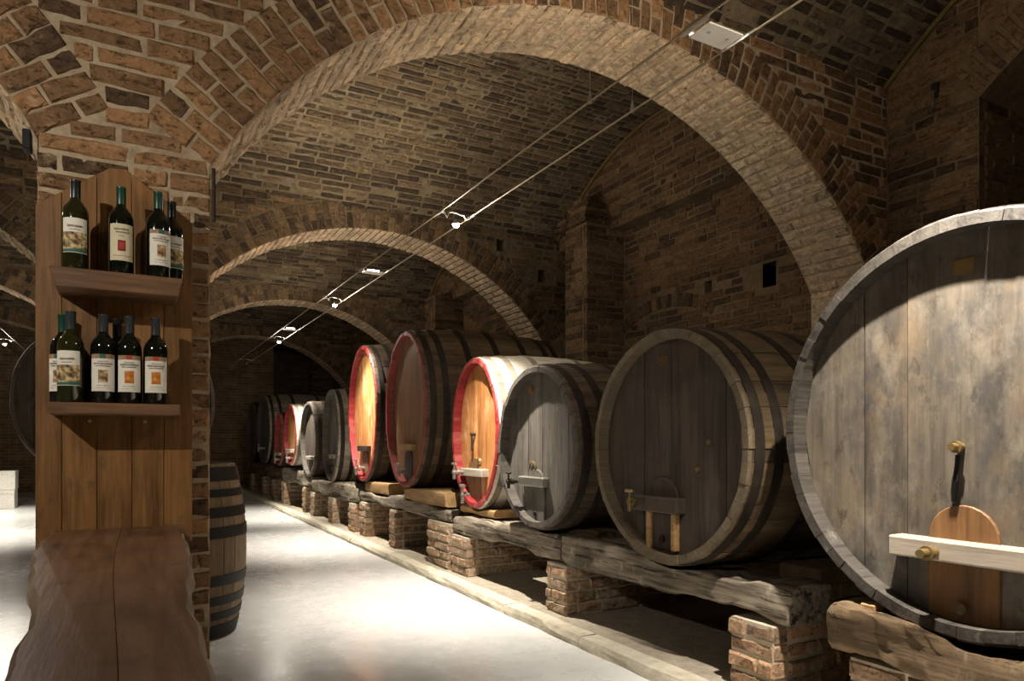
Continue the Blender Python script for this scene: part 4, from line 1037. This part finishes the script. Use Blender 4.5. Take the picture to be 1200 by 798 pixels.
# ------------------------------------------------------------------ cable lights
CZ, CXA, CXB = 2.56, 1.772, 1.990
sag = lambda y: CZ
for x_, lab in ((CXA, 'steel lighting cable on the aisle side under the vaults'), (CXB, 'steel lighting cable on the cask side under the vaults')):
    mb = MB(); mb.tube([(x_, -1.15 + 1.2 * i, CZ) for i in range(17)], 0.0045, 6)
    o = link('steel_cable', mb.mesh('steel_cable', M['wire'], (x_, 8, CZ), smooth=60), None, (x_, 8, CZ)); tag(o, lab, 'cable')
def spot_lamp(y, label, on=True, xa=CXA, xb=CXB, power=LAMP_W, aim=None):
    r = root('spot_lamp', ((xa + xb) / 2, y, CZ), label, 'lamp'); xm = (xa + xb) / 2
    for x_ in (xa, xb):
        mb = MB(); mb.tube([(x_, y - 0.05, CZ), (x_, y + 0.05, CZ)], 0.010, 8); part('clamp', mb, M['steel'], r, smooth=50)
    mb = MB(); mb.tube([(xa, y, CZ), (xa + 0.035, y, CZ - 0.005), (xa + 0.045, y, CZ - 0.028), (xa + 0.055, y, CZ + 0.005), (xm - 0.02, y, CZ + 0.012), (xb - 0.05, y, CZ - 0.002), (xb - 0.04, y, CZ - 0.02), (xb, y, CZ - 0.006)], 0.0055, 8)
    part('bracket', mb, M['steel'], r, smooth=60)
    mb = MB(); mb.lathe([(0.010, -0.03), (0.016, -0.045), (0.024, -0.060), (0.026, -0.066)], (xm, y, CZ), 20, cap=False); part('reflector', mb, M['steel'], r, smooth=60)
    mb = MB(); mb.lathe([(0.004, -0.052), (0.016, -0.058), (0.022, -0.068), (0.020, -0.078), (0.010, -0.085), (0.002, -0.087)], (xm, y, CZ), 16)
    b = part('bulb', mb, M['bulb'] if on else M['steel'], r, smooth=80)
    if not on: return
    L = bpy.data.lights.new('halogen_beam', 'SPOT'); L.energy = power; L.spot_size = R2(82); L.spot_blend = 1.0; L.shadow_soft_size = 0.02; L.color = (1.0, 0.93, 0.83)
    lo = bpy.data.objects.new('halogen_beam', L); lo.location = (xm, y, CZ - 0.10); COL.objects.link(lo)
    if aim: lo.rotation_euler = (Vector(aim) - Vector(lo.location)).to_track_quat('-Z', 'Y').to_euler()
    L = bpy.data.lights.new('halogen_spill', 'POINT'); L.energy = SPILL_W; L.shadow_soft_size = 0.03; L.color = (1.0, 0.92, 0.80)
    lo = bpy.data.objects.new('halogen_spill', L); lo.location = (xm, y, CZ - 0.10); COL.objects.link(lo)
for y_, lab in ((1.10, 'cable spot lamp above the nearest huge cask'), (4.19, 'lit cable spot lamp nearest in view, above the pale staved cask'), (7.25, 'second lit cable spot lamp along the aisle'),
                (10.3, 'farthest lit cable spot lamp, small above the end of the aisle'), (13.4, 'unlit cable spot lamp beyond the last lit one')):
    spot_lamp(y_, lab, y_ < 13, aim=(2.1, y_ + (0.1 if y_ < 2 else 0.25), 0.0))
def plate_lamp(y, label):
    xm = (CXA + CXB) / 2; r = root('plate_uplighter', (xm, y, CZ), label, 'lamp')
    mb = MB(); mb.box((CXA + 0.026, y - 0.055, CZ - 0.012), (CXB - 0.026, y + 0.055, CZ - 0.006)); mb.box((CXA + 0.026, y + 0.049, CZ - 0.012), (CXB - 0.026, y + 0.055, CZ + 0.012))
    part('reflector_plate', mb, M['plate'], r, bevel=.002)
    for x_ in (CXA, CXB):
        mb = MB(); s = 1 if x_ == CXA else -1
        mb.prism([(x_, y - 0.09, CZ), (x_ + s * 0.012, y - 0.06, CZ - 0.012), (x_ + s * 0.012, y + 0.06, CZ - 0.012), (x_, y + 0.09, CZ), (x_ - s * 0.006, y, CZ + 0.004)], (0, 0, 0.010)); part('side_arm', mb, M['steel'], r, bevel=.002)
    for x_ in (xm - 0.045, xm + 0.045):
        mb = MB(); mb.lathe([(0.004, -0.016), (0.007, -0.0135), (0.007, -0.012)], (x_, y - 0.01, CZ), 12); part('screw_cap', mb, M['steel'], r)
    mb = MB(); mb.cyl((xm - 0.05, y, CZ + 0.010), (xm + 0.05, y, CZ + 0.010), 0.005, n=8); part('bulb', mb, M['bulb'], r)
    L = bpy.data.lights.new('uplight', 'AREA'); L.energy = PLATE_W; L.shape = 'RECTANGLE'; L.size = 0.10; L.size_y = 0.04; L.color = (1.0, 0.86, 0.68)
    lo = bpy.data.objects.new('uplight', L); lo.location = (xm, y, CZ + 0.025); lo.rotation_euler = (math.pi, 0, 0); COL.objects.link(lo)
for y_, lab in ((1.88, 'white uplighter plate on the cables in front of the nearest arch'), (5.95, 'white uplighter plate on the cables past the nearest lit lamp'), (9.5, 'farthest white uplighter plate on the cables')):
    plate_lamp(y_, lab)
for x_, y_, lab in ((CXA, 2.52, 'thin hanger with steel cone on the aisle side cable'), (CXB, 2.50, 'thin hanger with steel cone on the cask side cable')):
    r = root('cable_hanger', (x_, y_, CZ), lab, 'hanger')
    mb = MB(); mb.lathe([(0.010, -0.008), (0.011, 0.0), (0.003, 0.045), (0.001, 0.05)], (x_, y_, CZ), 14); part('cone', mb, M['steel'], r, smooth=40)
    mb = MB(); mb.cyl((x_, y_, CZ + 0.045), (x_, y_, vault_z(0, y_) + 0.01), 0.0012, n=5); part('wire', mb, M['wire'], r)
# the side aisle's own cable lamps
for x_, lab in ((-1.68, 'steel lighting cable in the side aisle, outer'), (-1.46, 'steel lighting cable in the side aisle, inner')):
    mb = MB(); mb.tube([(x_, -1.15 + 1.2 * i, CZ) for i in range(17)], 0.0045, 6)
    o = link('steel_cable', mb.mesh('steel_cable', M['wire'], (x_, 8, CZ), smooth=60), None, (x_, 8, CZ)); tag(o, lab, 'cable')
for y_, lab in ((0.9, 'side aisle cable lamp lighting the bottle rack'), (4.2, 'side aisle cable lamp beside the brick pillar'), (9.9, 'side aisle cable lamp midway'), (12.45, 'bright cable lamp at the far end of the side aisle')):
    spot_lamp(y_, lab, xa=-1.68, xb=-1.46, aim=(0.0, 3.0, 1.45) if y_ < 1 else None, power=LAMP_W * (0.2 if y_ < 1 else 1))

# ------------------------------------------------------------------ small ironwork
mb = MB(); mb.box((-0.325, 2.97, 2.10), (-0.30, 3.03, 2.17)); o = link('iron_bracket', mb.mesh('iron_bracket', M['black'], (-.31, 3, 2.1), bevel=.003), None, (-.31, 3, 2.1)); tag(o, 'black iron bracket on the pillar corner at the arch springing', 'bracket')
mb = MB(); mb.tube([(0.296, 2.99, 2.15), (0.297, 2.99, 2.0), (0.297, 2.99, 1.94)], 0.008, 6); o = link('iron_rod', mb.mesh('iron_rod', M['iron'], (.296, 2.99, 1.94), smooth=50), None, (.296, 2.99, 1.94)); tag(o, 'rusty iron rod at the pillar edge under the arch', 'rod')
r = root('iron_hook', (4.59, 2.66, 3.28), 'small iron hook hanging on the dark wall above the nearest cask', 'hook')
mb = MB(); mb.tube([(4.60, 2.66, 3.34), (4.565, 2.66, 3.34), (4.565, 2.66, 3.24), (4.55, 2.66, 3.2), (4.53, 2.66, 3.22)], 0.010, 8); part('hook', mb, M['steel'], r, smooth=60)
mb = MB(); mb.box((4.585, 2.64, 3.30), (4.603, 2.68, 3.40)); part('back_plate', mb, M['iron'], r)
